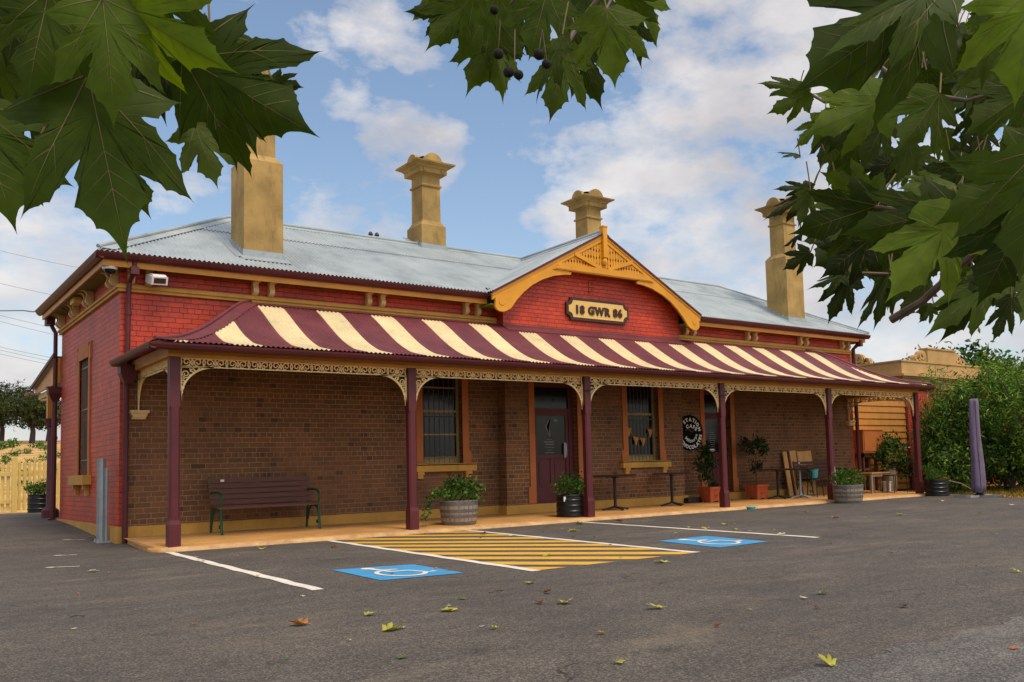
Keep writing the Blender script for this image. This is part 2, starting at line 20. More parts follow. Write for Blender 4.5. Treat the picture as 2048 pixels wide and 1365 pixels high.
# ------------------------------------------------------------------ mesh builder
class MB:
    def __init__(s): s.v = []; s.f = []; s.m = []
    def add(s, vs, fs, mi=0):
        o = len(s.v); s.v += [tuple(v) for v in vs]
        for f in fs: s.f.append([i + o for i in f]); s.m.append(mi)
        return s
    def box(s, x0, x1, y0, y1, z0, z1, mi=0):
        v = [(x0,y0,z0),(x1,y0,z0),(x1,y1,z0),(x0,y1,z0),(x0,y0,z1),(x1,y0,z1),(x1,y1,z1),(x0,y1,z1)]
        return s.add(v, [(3,2,1,0),(4,5,6,7),(0,1,5,4),(1,2,6,5),(2,3,7,6),(3,0,4,7)], mi)
    def beam(s, p, q, w, h, up=(0,0,1), mi=0):
        p = Vector(p); q = Vector(q); d = (q-p).normalized(); u = Vector(up)
        r = d.cross(u)
        if r.length < 1e-4: r = d.cross(Vector((1,0,0)))
        r.normalize(); u = r.cross(d).normalized()
        vs = [e + r*a*w/2 + u*b*h/2 for e in (p,q) for a,b in ((-1,-1),(1,-1),(1,1),(-1,1))]
        return s.add(vs, [(3,2,1,0),(4,5,6,7),(0,1,5,4),(1,2,6,5),(2,3,7,6),(3,0,4,7)], mi)
    def tube(s, pts, r, n=8, mi=0, taper=None, caps=True):
        pts = [Vector(p) for p in pts]; k = len(pts); rings = []
        prev = None
        for i, p in enumerate(pts):
            d = (pts[min(i+1,k-1)] - pts[max(i-1,0)])
            if d.length < 1e-9: d = Vector((0,0,1))
            d.normalize()
            if prev is None:
                a = d.cross(Vector((0,0,1)))
                if a.length < .05: a = d.cross(Vector((0,1,0)))
            else:
                a = prev - d*prev.dot(d)
                if a.length < 1e-6: a = d.orthogonal()
            a.normalize(); prev = a; b = d.cross(a)
            rr = r if taper is None else r*taper[i] if isinstance(taper,(list,tuple)) else r*(1+(taper-1)*i/(k-1))
            rings.append([p + a*rr*math.cos(2*PI*j/n+PI/n) + b*rr*math.sin(2*PI*j/n+PI/n) for j in range(n)])
        vs = [v for g in rings for v in g]; fs = []
        for i in range(k-1):
            for j in range(n): fs.append((i*n+j, i*n+(j+1)%n, (i+1)*n+(j+1)%n, (i+1)*n+j))
        if caps: fs += [tuple(range(n-1,-1,-1)), tuple((k-1)*n+j for j in range(n))]
        return s.add(vs, fs, mi)
    def prism(s, poly, ax, a, b, mi=0):
        """2D polygon extruded along axis ax from a to b; poly coordinates are the two other axes in order."""
        n = len(poly)
        def mk(p, t):
            return (t,p[0],p[1]) if ax == 0 else (p[0],t,p[1]) if ax == 1 else (p[0],p[1],t)
        vs = [mk(p,a) for p in poly] + [mk(p,b) for p in poly]
        fs = [tuple(range(n)), tuple(range(2*n-1,n-1,-1))] + [(i,n+i,n+(i+1)%n,(i+1)%n) for i in range(n)]
        return s.add(vs, fs, mi)
    def lathe(s, prof, c=(0,0,0), n=24, mi=0, cap=True):
        c = Vector(c); k = len(prof)
        vs = [c + Vector((r*math.cos(2*PI*j/n), r*math.sin(2*PI*j/n), z)) for r,z in prof for j in range(n)]
        fs = [(i*n+j, i*n+(j+1)%n, (i+1)*n+(j+1)%n, (i+1)*n+j) for i in range(k-1) for j in range(n)]
        if cap: fs += [tuple(range(n-1,-1,-1)), tuple((k-1)*n+j for j in range(n))]
        return s.add(vs, fs, mi)
    def xf(s, mat, i0=0):
        for i in range(i0, len(s.v)): s.v[i] = tuple(mat @ Vector(s.v[i]))
        return s
    def build(s, name, mats, parent=None, smooth=False, fix=True, loc=None):
        me = bpy.data.meshes.new(name)
        o = Vector((0,0,0)) if parent is None else wloc(parent)
        if loc is not None: o = Vector(loc)
        me.from_pydata([(v[0]-o.x, v[1]-o.y, v[2]-o.z) for v in s.v], [], s.f)
        for m in (mats if isinstance(mats,(list,tuple)) else [mats]): me.materials.append(m)
        if any(s.m): me.polygons.foreach_set('material_index', s.m)
        if fix:
            bm = bmesh.new(); bm.from_mesh(me); bmesh.ops.recalc_face_normals(bm, faces=bm.faces); bm.to_mesh(me); bm.free()
        if smooth:
            me.polygons.foreach_set('use_smooth', [True]*len(me.polygons))
            if smooth != 'all': me.set_sharp_from_angle(angle=math.radians(35))
        me.update()
        ob = bpy.data.objects.new(name, me); COL.objects.link(ob)
        if parent is not None: ob.parent = parent
        if loc is not None: ob.location = Vector(loc) - (wloc(parent) if parent is not None else Vector((0,0,0)))
        return ob
def wloc(o):
    v = Vector(o.location)
    while o.parent is not None: o = o.parent; v = v + Vector(o.location)
    return v
def thing(name, label, cat, loc=(0,0,0), group=None, rz=0):
    o = bpy.data.objects.new(name, None); COL.objects.link(o); o.empty_display_size = .2
    o.location = loc; o.rotation_euler = (0,0,rz); tag(o, label, cat, group); return o
def tag(o, label, cat, group=None):
    o['label'] = label; o['category'] = cat
    if group: o['group'] = group
    return o
def struct(o): o['kind'] = 'structure'; return o
def dup(root, loc, rz=0, label=None, scale=None):
    def rec(o, par):
        c = o.copy(); COL.objects.link(c); c.parent = par
        for ch in list(o.children): rec(ch, c)
        return c
    r = rec(root, None); r.location = loc; r.rotation_euler = (0,0,rz)
    if scale: r.scale = (scale,)*3
    if label: r['label'] = label
    return r

# ------------------------------------------------------------------ materials
def lin(h):
    h = h.lstrip('#'); c = [int(h[i:i+2],16)/255 for i in (0,2,4)]
    return tuple(x/12.92 if x <= .04045 else ((x+.055)/1.055)**2.4 for x in c) + (1,)
class NT:
    def __init__(s, name):
        s.mat = bpy.data.materials.new(name); s.mat.use_nodes = True; s.t = s.mat.node_tree; s.n = s.t.nodes; s.l = s.t.links
        s.bsdf = s.n['Principled BSDF']; s.out = s.n['Material Output']
    def new(s, typ, **kw):
        n = s.n.new(typ)
        for k, v in kw.items():
            if k.startswith('i_'):
                n.inputs[k[2:].replace('_',' ')].default_value = v
            else: setattr(n, k, v)
        return n
    def link(s, a, b): s.l.new(a, b)
    def coord(s, scale=(1,1,1), kind='Object'):
        c = s.new('ShaderNodeTexCoord'); m = s.new('ShaderNodeMapping'); m.inputs['Scale'].default_value = scale
        s.link(c.outputs[kind], m.inputs[0]); return m.outputs[0]
    def noise(s, vec, scale, detail=4, rough=.55):
        n = s.new('ShaderNodeTexNoise'); n.inputs['Scale'].default_value = scale; n.inputs['Detail'].default_value = detail; n.inputs['Roughness'].default_value = rough
        if vec is not None: s.link(vec, n.inputs['Vector'])
        return n.outputs['Fac']
    def ramp(s, fac, stops):
        r = s.new('ShaderNodeValToRGB'); e = r.color_ramp.elements
        while len(e) < len(stops): e.new(.5)
        for k, (p, c) in enumerate(stops): e[k].position = p; e[k].color = c if len(c) == 4 else tuple(c)+(1,)
        s.link(fac, r.inputs[0]); return r.outputs[0]
    def mix(s, fac, a, b, mode='MIX'):
        m = s.new('ShaderNodeMix', data_type='RGBA', blend_type=mode)
        if isinstance(fac,(int,float)): m.inputs[0].default_value = fac
        else: s.link(fac, m.inputs[0])
        for i, x in ((6,a),(7,b)):
            if isinstance(x, tuple): m.inputs[i].default_value = x
            else: s.link(x, m.inputs[i])
        return m.outputs[2]
    def math(s, op, a, b=None, c=None, clamp=False):
        m = s.new('ShaderNodeMath', operation=op, use_clamp=clamp)
        for i, x in enumerate((a,b,c)):
            if x is None: continue
            if isinstance(x,(int,float)): m.inputs[i].default_value = x
            else: s.link(x, m.inputs[i])
        return m.outputs[0]
    def bump(s, h, strength=.3, dist=.01):
        b = s.new('ShaderNodeBump'); b.inputs['Strength'].default_value = strength; b.inputs['Distance'].default_value = dist
        s.link(h, b.inputs['Height']); s.link(b.outputs[0], s.bsdf.inputs['Normal']); return b
    def base(s, c):
        if isinstance(c, tuple): s.bsdf.inputs['Base Color'].default_value = c
        else: s.link(c, s.bsdf.inputs['Base Color'])
    def rough(s, r):
        if isinstance(r,(int,float)): s.bsdf.inputs['Roughness'].default_value = r
        else: s.link(r, s.bsdf.inputs['Roughness'])
BW = lambda v: (v,v,v,1)
def paint(name, hexc, rough=.55, var=.18, scale=3, bump=.12, spec=.4, metal=0, dirt=None, fine=60):
    t = NT(name); c = lin(hexc); v = t.coord()
    n = t.noise(v, scale, 6, .62)
    dk = tuple(x*(1-var*1.6) for x in c[:3])+(1,); lt = tuple(min(1,x*(1+var)) for x in c[:3])+(1,)
    col = t.ramp(n, [(.28,dk),(.72,lt)])
    if dirt:
        sc = t.coord((1,1,.25)); dn = t.noise(sc, 7, 8, .7)
        f = t.ramp(dn, [(.52,BW(0)),(.75,BW(dirt))])
        col = t.mix(f, col, tuple(x*.35 for x in c[:3])+(1,))
    t.base(col); t.rough(rough); t.bsdf.inputs['Metallic'].default_value = metal
    t.bsdf.inputs['Specular IOR Level'].default_value = spec
    if bump: t.bump(t.noise(v, fine, 3), bump, .004)
    return t.mat
def brick(name, cols, mortar, bumpd=.006, rough=.8, painted=False, msize=.011):
    t = NT(name); g = t.new('ShaderNodeTexCoord'); sx = t.new('ShaderNodeSeparateXYZ'); t.link(g.outputs['Object'], sx.inputs[0])
    cx = t.new('ShaderNodeCombineXYZ'); t.link(t.math('ADD', sx.outputs[0], sx.outputs[1]), cx.inputs[0]); t.link(sx.outputs[2], cx.inputs[1])
    wob = t.new('ShaderNodeTexNoise'); wob.inputs['Scale'].default_value = 9; wob.inputs['Detail'].default_value = 3; t.link(cx.outputs[0], wob.inputs['Vector'])
    vm = t.new('ShaderNodeVectorMath', operation='MULTIPLY_ADD'); t.link(wob.outputs['Color'], vm.inputs[0]); vm.inputs[1].default_value = (.012,.012,0); t.link(cx.outputs[0], vm.inputs[2])
    b = t.new('ShaderNodeTexBrick'); t.link(vm.outputs[0], b.inputs['Vector'])
    b.offset = .5; b.squash = .5; b.squash_frequency = 4
    b.inputs['Scale'].default_value = 1; b.inputs['Brick Width'].default_value = .24; b.inputs['Row Height'].default_value = .086
    b.inputs['Mortar Size'].default_value = msize/2; b.inputs['Mortar Smooth'].default_value = .35; b.inputs['Bias'].default_value = -.1
    b.inputs['Color1'].default_value = lin(cols[0]); b.inputs['Color2'].default_value = lin(cols[1]); b.inputs['Mortar'].default_value = lin(mortar)
    v = t.coord(); n1 = t.noise(v, 1.1, 5, .6); n2 = t.noise(v, 22, 5, .65)
    k = t.ramp(n1, [(.3,BW(.66)),(.5,BW(.95)),(.7,BW(1.2))])
    col = t.mix(1, b.outputs['Color'], k, 'MULTIPLY')
    k2 = t.ramp(n2, [(.3,BW(.78)),(.7,BW(1.12))]); col = t.mix(1, col, k2, 'MULTIPLY')
    if painted:
        fl = t.ramp(t.noise(v, 14, 2, .4), [(.76,BW(0)),(.78,BW(.6))]); col = t.mix(fl, col, lin('c98a70'))
    else:
        # a scatter of burnt headers and worn mortar
        wn = t.new('ShaderNodeTexWhiteNoise', noise_dimensions='2D')
        sn = t.new('ShaderNodeVectorMath', operation='SNAP'); t.link(cx.outputs[0], sn.inputs[0]); sn.inputs[1].default_value = (.12,.086,1); t.link(sn.outputs[0], wn.inputs['Vector'])
        f = t.math('GREATER_THAN', wn.outputs['Value'], .955); f = t.math('MULTIPLY', f, t.math('SUBTRACT', 1, b.outputs['Fac']))
        col = t.mix(t.math('MULTIPLY', f, .6), col, lin('2c1812'))
        w = t.ramp(t.noise(v, .6, 3), [(.4,BW(0)),(.62,BW(.75))])
        col = t.mix(t.math('MULTIPLY', b.outputs['Fac'], w), col, lin(cols[0]))
    t.base(col); t.rough(rough)
    h = t.math('SUBTRACT', t.math('MULTIPLY', n2, .35), b.outputs['Fac']); t.bump(h, 1.0 if painted else .7, bumpd*(2.2 if painted else 1))
    return t.mat
def leafmat(name, stops, trans=.35, rough=.5, tcol=None, noise=True, clump=1.8):
    t = NT(name); g = t.new('ShaderNodeNewGeometry')
    col = t.ramp(g.outputs['Random Per Island'], [(p, lin(c)) for p, c in stops])
    if noise:
        k = t.ramp(t.noise(t.coord(), 35, 4), [(.3,BW(.75)),(.7,BW(1.15))]); col = t.mix(1, col, k, 'MULTIPLY')
        k = t.ramp(t.noise(t.coord(), clump, 3), [(.35,BW(.55)),(.65,BW(1.3))]); col = t.mix(1, col, k, 'MULTIPLY')
    t.base(col); t.rough(rough); t.bsdf.inputs['Specular IOR Level'].default_value = .18
    tr = t.new('ShaderNodeBsdfTranslucent')
    tc = t.mix(1, col, lin(tcol or 'd8e070'), 'MULTIPLY'); tb = t.mix(1, tc, BW(2.0), 'MULTIPLY'); t.link(tb, tr.inputs[0])
    m = t.new('ShaderNodeMixShader'); m.inputs[0].default_value = trans
    t.link(t.bsdf.outputs[0], m.inputs[1]); t.link(tr.outputs[0], m.inputs[2]); t.link(m.outputs[0], t.out.inputs[0])
    return t.mat
M = {}
M['red_brick'] = brick('painted red brick', ('c43c16','ae2e10'), '741a0c', painted=True, rough=.55)
M['brown_brick'] = brick('weathered brown brick', ('794e2e','624023'), 'a88458')
M['maroon'] = paint('maroon paint', '541a1e', .55, .14, 2.5, dirt=.25)
M['roof_maroon'] = paint('maroon roof sheet', '6c3237', .5, .22, 1.7, bump=.05, dirt=.5)
M['roof_cream'] = paint('cream roof sheet', 'd6c394', .55, .12, 1.3, bump=.05, dirt=.4)
M['orange'] = paint('ochre timber paint', 'bd7c22', .5, .14, 2, dirt=.18)
M['barge'] = paint('golden bargeboard paint', 'd08f1a', .5, .12, 2, dirt=.12)
M['yellow'] = paint('mustard render', 'bd8c3c', .75, .16, 1.6, bump=.3, dirt=.35, fine=35)
M['trim'] = paint('brown orange render', 'ad622c', .7, .12, 2, bump=.2)
M['lace'] = paint('cream cast iron paint', 'ecca88', .5, .08, 5, dirt=.1)
M['scroll'] = paint('cream bracket paint', 'cfae74', .6, .1, 5, dirt=.3)
M['olive'] = paint('olive soffit paint', '6f6a1e', .6, .12, 3)
M['chimney'] = paint('ochre chimney render', 'a68850', .85, .3, 1.3, bump=.4, dirt=.75, fine=30)
M['dark'] = paint('dark iron', '1c1a19', .5, .2, 6)
M['black'] = paint('black paint', '131314', .35, .2, 6)
M['signblack'] = paint('matt black sign', '101010', .85, .2, 6, spec=.1)
M['decal'] = paint('frosted lettering', '7a7672', .6, .1, 6)
M['white'] = paint('white plastic', 'd8d5d0', .4, .06, 6)
M['bar'] = paint('galvanised bar', '5f5a4e', .5, .15, 8, metal=.2)
M['sash'] = paint('olive cream sash paint', 'a08448', .55, .1, 5)
M['lead'] = paint('lead flashing', '9aa3a6', .5, .15, 5, metal=.25)
M['platecream'] = paint('cream plaque paint', 'd9b266', .55, .06, 4)
M['platebrown'] = paint('dark brown plaque paint', '3a1d14', .5, .1, 4)
M['steel'] = paint('galvanised steel', '9a9ea0', .42, .14, 4, metal=.35, dirt=.2)
M['hole'] = paint('flue darkness', '0c0a09', .9, .1, 4)
def zinc():
    t = NT('weathered corrugated zinc'); v = t.coord(); c = t.ramp(t.noise(v, 1.3, 7, .65), [(.3,lin('868e90')),(.5,lin('9fa8a9')),(.7,lin('adb4b3'))])
    st = t.noise(t.coord((6,.35,.35)), 5, 5, .6); c = t.mix(t.ramp(st, [(.55,BW(0)),(.75,BW(.35))]), c, lin('7f7f78'))
    sp = t.noise(v, 40, 2, .5); c = t.mix(t.ramp(sp, [(.68,BW(0)),(.72,BW(.5))]), c, lin('8a6a50'))
    t.base(c); t.rough(.5); t.bsdf.inputs['Metallic'].default_value = .25; t.bump(t.noise(v, 9, 4), .15, .01); return t.mat
M['zinc'] = zinc()
def glass():
    t = NT('dark window glass'); v = t.coord(); t.base(t.ramp(t.noise(v, 2, 3), [(.3,lin('0d0f10')),(.7,lin('1d1f20'))])); t.rough(.1)
    t.bsdf.inputs['Specular IOR Level'].default_value = .25; t.bump(t.noise(v, 3, 2), .06, .02); return t.mat
M['glass'] = glass()
def wood(name, a, b, rough=.65, scale=(2,30,30), bump=.25):
    t = NT(name); v = t.coord(scale); n = t.noise(v, 1.6, 6, .65); c = t.ramp(n, [(.3,lin(a)),(.7,lin(b))]); t.base(c); t.rough(rough); t.bump(n, bump, .004); return t.mat
M['slat'] = wood('weathered bench slat', '46261c', '683a2b')
M['pine'] = wood('raw pine board', 'b57f3c', 'd2a05a', scale=(18,18,1.5))
M['stave'] = wood('weathered barrel stave', '7a6552', 'a48a6c', scale=(14,14,1.2), bump=.4)
M['hoop'] = paint('grey barrel hoop', '64686a', .5, .2, 8, metal=.3, dirt=.4)
M['bark'] = wood('twig bark', '3a2c20', '6a5440', scale=(14,14,14))
M['trunk'] = wood('dark trunk bark', '231a14', '40332a', scale=(10,10,3))
M['terracotta'] = paint('terracotta', 'b4532a', .75, .16, 5, dirt=.3)
M['soil'] = paint('potting soil', '2a1d14', .95, .3, 14)
M['lilac'] = paint('lilac canvas', '6c5e76', .9, .12, 3, bump=.3, dirt=.2, fine=90)
M['teal'] = paint('teal plastic', '4fa8a4', .45, .08, 5)
M['green_iron'] = paint('green cast iron', '1e4a28', .5, .3, 9, dirt=.4)
M['plane_leaf'] = leafmat('plane leaf', [(0,'263208'),(.5,'36460c'),(.85,'485a12'),(1,'5e7220')], .42, .6, 'f0e850')
M['vein'] = paint('leaf vein', '6a5c30', .6, .1, 20)
M['seed'] = paint('seed ball', '1d1b0e', .9, .3, 60)
M['shrub_a'] = leafmat('narrow shrub leaf', [(0,'2e481c'),(.4,'466a24'),(.75,'688a32'),(1,'98a848')], .3)
M['shrub_b'] = leafmat('dark shrub leaf', [(0,'223414'),(.5,'38541e'),(.85,'5a782c'),(1,'86983e')], .25)
M['tree_far'] = leafmat('gum tree leaf', [(0,'2a3318'),(.5,'3d4724'),(1,'56603a')], .2, .7)
M['planter_leaf'] = leafmat('planter leaf', [(0,'24401a'),(.5,'3d6322'),(.85,'5f8230'),(1,'8aa03c')], .3)
M['pot_leaf'] = leafmat('pot tree leaf', [(0,'16260f'),(.6,'263c18'),(1,'46602a')], .25)
M['dry_leaf'] = leafmat('dry plant leaf', [(0,'8a5a20'),(.6,'b07a2c'),(1,'c89a48')], .2)
# ------------------------------------------------------------------ camera
cam = bpy.data.cameras.new('camera'); co = bpy.data.objects.new('camera', cam); COL.objects.link(co); scene.camera = co
R_, U_, F_ = (Vector(CAM[k]) for k in 'RUF')
co.matrix_world = Matrix(((R_.x,U_.x,-F_.x,CAM['loc'][0]),(R_.y,U_.y,-F_.y,CAM['loc'][1]),(R_.z,U_.z,-F_.z,CAM['loc'][2]),(0,0,0,1)))
cam.sensor_width = 36; cam.lens = CAM['lens']; cam.shift_x = CAM['sx']; cam.shift_y = CAM['sy']; cam.clip_start = .05; cam.clip_end = 4000
# ------------------------------------------------------------------ sky and sun
SUN = Vector((.06,-.50,.86)).normalized()
w = bpy.data.worlds.new('World'); scene.world = w; w.use_nodes = True
t = NT.__new__(NT); t.t = w.node_tree; t.n = t.t.nodes; t.l = t.t.links
bg = t.n['Background']
sky = t.new('ShaderNodeTexSky', sky_type='NISHITA', sun_disc=False); sky.sun_elevation = math.asin(SUN.z); sky.sun_rotation = math.atan2(SUN.x, SUN.y)
sky.air_density = 1.0; sky.dust_density = 1.5; sky.ozone_density = 1.2
tc = t.new('ShaderNodeTexCoord'); nrm = t.new('ShaderNodeVectorMath', operation='NORMALIZE'); t.link(tc.outputs['Generated'], nrm.inputs[0]); D = nrm.outputs[0]
wob = t.new('ShaderNodeTexNoise'); wob.inputs['Scale'].default_value = 5; wob.inputs['Detail'].default_value = 5; t.link(D, wob.inputs['Vector'])
dm = t.new('ShaderNodeVectorMath', operation='MULTIPLY_ADD'); t.link(wob.outputs['Color'], dm.inputs[0]); dm.inputs[1].default_value = (.26,.26,.12); t.link(D, dm.inputs[2])
dd = t.new('ShaderNodeVectorMath', operation='ADD'); t.link(dm.outputs[0], dd.inputs[0]); dd.inputs[1].default_value = (-.13,-.13,-.06)
dn = t.new('ShaderNodeVectorMath', operation='NORMALIZE'); t.link(dd.outputs[0], dn.inputs[0]); DW = dn.outputs[0]
acc = None
for x,y,z,s_,wt in CLOUDS:
    dp = t.new('ShaderNodeVectorMath', operation='DOT_PRODUCT'); t.link(DW, dp.inputs[0]); dp.inputs[1].default_value = (x,y,z)
    mr = t.new('ShaderNodeMapRange', interpolation_type='SMOOTHSTEP'); t.link(dp.outputs['Value'], mr.inputs[0])
    mr.inputs[1].default_value = math.cos(s_*1.5); mr.inputs[2].default_value = math.cos(s_*.1); mr.inputs[3].default_value = 0; mr.inputs[4].default_value = wt
    acc = mr.outputs[0] if acc is None else t.math('MAXIMUM', acc, mr.outputs[0])
st = t.new('ShaderNodeMapping'); t.link(D, st.inputs[0]); st.inputs['Scale'].default_value = (1,1,1.8)
fb = t.noise(st.outputs[0], 9, 9, .6)
gen = t.math('MULTIPLY', t.ramp(t.noise(st.outputs[0], 2.6, 5, .55), [(.36,BW(0)),(.56,BW(1))]), .9)
# clouds all round the sky except the open blue gap in front
bd = t.new('ShaderNodeVectorMath', operation='DOT_PRODUCT'); t.link(D, bd.inputs[0]); bd.inputs[1].default_value = tuple(F_)
away = t.ramp(bd.outputs['Value'], [(.62,BW(1)),(.8,BW(0))])
acc = t.math('MAXIMUM', acc, t.math('MULTIPLY', gen, away))
den = t.math('ADD', t.math('MULTIPLY', acc, .75), t.math('MULTIPLY_ADD', fb, 2.6, -1.3), clamp=True)
den = t.ramp(den, [(.30,BW(0)),(.50,BW(.45)),(.85,BW(.95))])
shade = t.noise(st.outputs[0], 6, 6, .55)
cc = t.ramp(shade, [(.35,(4.2,4.05,4.2,1)),(.62,(6.3,6.1,6.05,1))])
sd = t.new('ShaderNodeVectorMath', operation='DOT_PRODUCT'); t.link(D, sd.inputs[0]); sd.inputs[1].default_value = tuple(SUN)
cc = t.mix(1, cc, t.ramp(sd.outputs['Value'], [(.25,BW(1)),(1,BW(3.2))]), 'MULTIPLY')
skyc = t.mix(1, sky.outputs[0], SKYMUL, 'MULTIPLY')
t.link(t.mix(den, skyc, cc), bg.inputs[0]); bg.inputs[1].default_value = SKYSTR
sl = bpy.data.lights.new('sun', 'SUN'); so = bpy.data.objects.new('sun', sl); COL.objects.link(so)
sl.energy = SUNE; sl.angle = math.radians(14); sl.color = (1,.86,.66); so.rotation_euler = (-SUN).to_track_quat('-Z','Y').to_euler()
scene.view_settings.view_transform = 'Standard'; scene.view_settings.look = 'None'; scene.view_settings.gamma = 1; scene.view_settings.exposure = EXPO
scene.cycles.max_bounces = 6; scene.cycles.diffuse_bounces = 4; scene.cycles.transparent_max_bounces = 4
# ================================================================== the station building
L, Dp, XC = 19.17, 5.32, 9.587            # length, depth, centre line of the gable bay
GX0, GX1, GY = 7.09, 12.08, -.30
ST = thing('railway_station', 'long single-storey red brick railway station with striped verandah roof and four chimneys', 'building')
def S(mb, name, m, parent=None, **k): return mb.build(name, m, parent or ST, **k)
def panel(mb, y, x0, x1, z0, z1, holes, t=.3, mi=0, depth=.16):
    """wall sheet in the XZ plane facing -Y with rectangular openings and reveals"""
    xs = sorted({x0, x1, *[h[0] for h in holes], *[h[1] for h in holes]}); zs = sorted({z0, z1, *[h[2] for h in holes], *[h[3] for h in holes]})
    xs = [x for x in xs if x0 <= x <= x1]; zs = [z for z in zs if z0 <= z <= z1]
    for a, b in zip(xs, xs[1:]):
        for c, d in zip(zs, zs[1:]):
            if any(h[0] <= a and b <= h[1] and h[2] <= c and d <= h[3] for h in holes): continue
            mb.add([(a,y,c),(b,y,c),(b,y,d),(a,y,d)], [(0,1,2,3)], mi)
    for h in holes:
        a, b, c, d = h; c = max(c, z0); d = min(d, z1)
        if d <= c: continue
        mb.add([(a,y,c),(a,y+depth,c),(a,y+depth,d),(a,y,d)], [(0,1,2,3)], mi)
        mb.add([(b,y,c),(b,y+depth,c),(b,y+depth,d),(b,y,d)], [(0,1,2,3)], mi)
        mb.add([(a,y,d),(b,y,d),(b,y+depth,d),(a,y+depth,d)], [(0,1,2,3)], mi)
W1 = (5.36, 6.25, 1.18, 2.95); D1 = (7.80, 8.93, .33, 2.86); W2 = (10.35, 11.31, 1.14, 2.95); D2 = (13.12, 14.05, .33, 2.86)
ZB = 2.98
m = MB()
panel(m, 0, .12, GX0, 0, ZB, [W1]); panel(m, GY, GX0, GX1, 0, ZB, [D1, W2]); panel(m, 0, GX1, L-.1, 0, ZB, [D2])
m.add([(GX0,GY,0),(GX0,0,0),(GX0,0,ZB),(GX0,GY,ZB)], [(0,1,2,3)]); m.add([(GX1,GY,0),(GX1,0,0),(GX1,0,ZB),(GX1,GY,ZB)], [(0,1,2,3)])
S(m, 'lower_wall', M['brown_brick'], fix=False)['label'] = 'weathered brown brick wall under the verandah'
m = MB()
ZT = 4.42
panel(m, 0, 0, .12, 0, ZB, []); panel(m, 0, L-.1, L, 0, ZB, [])
panel(m, 0, 0, GX0, ZB, ZT, []); panel(m, 0, GX1, L, ZB, ZT, [])
SW = (2.43, 3.32, 1.16, 3.28)   # side window: y0, y1, z0, z1
for (a,b,c,d) in ((0,SW[0],0,ZT),(SW[1],Dp,0,ZT),(SW[0],SW[1],0,SW[2]),(SW[0],SW[1],SW[3],ZT)):
    m.add([(0,b,c),(0,a,c),(0,a,d),(0,b,d)], [(0,1,2,3)])
for (y) in SW[:2]: m.add([(0,y,SW[2]),(.2,y,SW[2]),(.2,y,SW[3]),(0,y,SW[3])], [(0,1,2,3)])
m.add([(0,SW[0],SW[3]),(0,SW[1],SW[3]),(.2,SW[1],SW[3]),(.2,SW[0],SW[3])], [(0,1,2,3)])
m.add([(L,0,0),(L,Dp,0),(L,Dp,ZT),(L,0,ZT)], [(0,1,2,3)]); m.add([(L,Dp,0),(0,Dp,0),(0,Dp,ZT),(L,Dp,ZT)], [(0,1,2,3)])
# dark interior shell behind the windows
S(m, 'upper_wall', M['red_brick'], fix=False)['label'] = 'painted red brick wall above and beside the verandah'
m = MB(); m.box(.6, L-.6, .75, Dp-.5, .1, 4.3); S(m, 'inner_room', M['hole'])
# gable wall
gz = lambda x: 6.02 - .5375*abs(x-XC)
m = MB()
m.add([(GX0,GY,ZB),(GX1,GY,ZB),(GX1,GY,gz(GX1)),(XC,GY,gz(XC)),(GX0,GY,gz(GX0))], [(0,1,2,3,4)])
for x in (GX0, GX1): m.add([(x,GY,ZB),(x,.0,ZB),(x,.0,gz(x)),(x,GY,gz(x))], [(0,1,2,3)])
gw = S(m, 'gable_wall', M['red_brick'], fix=False)
m = MB(); m.box(9.36, 9.52, GY-.02, GY+.01, 4.86, 5.14)
g_ = S(m, 'vent_grille', M['red_brick'], gw)
m = MB()
for k in range(5): m.box(9.40, 9.48, GY-.026, GY-.021, 4.89+.05*k, 4.90+.05*k)
S(m, 'vent_grille', M['hole'], gw)
# plinth with a small bevelled top
m = MB()
pz = .315
def pl(x0,x1,y0,y1,z0=-.1,z1=pz): m.box(x0,x1,y0,y1,z0,z1)
pl(-.05, GX0-.05, -.05, .02); pl(GX0-.05, GX1+.05, GY-.05, .03); pl(GX1+.05, L+.05, -.05, .02); pl(-.05,.02, .0201, Dp); pl(L-.02,L+.05,.0201,Dp)
S(m, 'plinth', M['yellow'])
# string course (two stepped mouldings)
SCP = ((.05,4.055,4.105),(.075,4.105,4.145),(.04,4.145,4.175))
for fn in (lambda y_: (-y_, GX0, -y_, .01), lambda y_: (GX1, L+y_, -y_, .01), lambda y_: (-y_, .01, .0101, Dp+y_), lambda y_: (L-.01, L+y_, .0101, Dp+y_)):
    m = MB()
    for y_, z0, z1 in SCP: m.box(*fn(y_), z0, z1)
    S(m, 'string_course', M['yellow'])
# eaves
OV, GU = .29, .41
sz = 4.425
def B1(name, mat, *bx):
    for q in bx: S(MB().box(*q), name, mat)
B1('soffit', M['olive'], (-OV,6.70,-OV,.02,sz,sz+.02), (12.47,L+OV,-OV,.02,sz,sz+.02), (-OV,.02,.0201,Dp+OV,sz,sz+.02), (L-.02,L+OV,.0201,Dp+OV,sz,sz+.02))
B1('fascia', M['orange'], (-OV-.03,6.70,-OV-.03,-OV,4.385,4.56), (12.47,L+OV+.03,-OV-.03,-OV,4.385,4.56), (-OV-.03,-OV,-OV+.0001,Dp+OV,4.385,4.56), (L+OV,L+OV+.03,-OV+.0001,Dp+OV,4.385,4.56))
def gutterprof(s=1): return [(0,0),(-.04*s,-.005),(-.085*s,.03),(-.11*s,.075),(-.118*s,.1),(-.105*s,.1),(-.09*s,.06),(-.02*s,.025),(0,.025)]
for a, b in ((-GU-.03, 6.68), (12.49, L+GU+.03)): S(MB().prism([(-OV-.031+p[0], 4.485+p[1]) for p in gutterprof()], 0, a, b), 'eaves_gutter', M['maroon'])
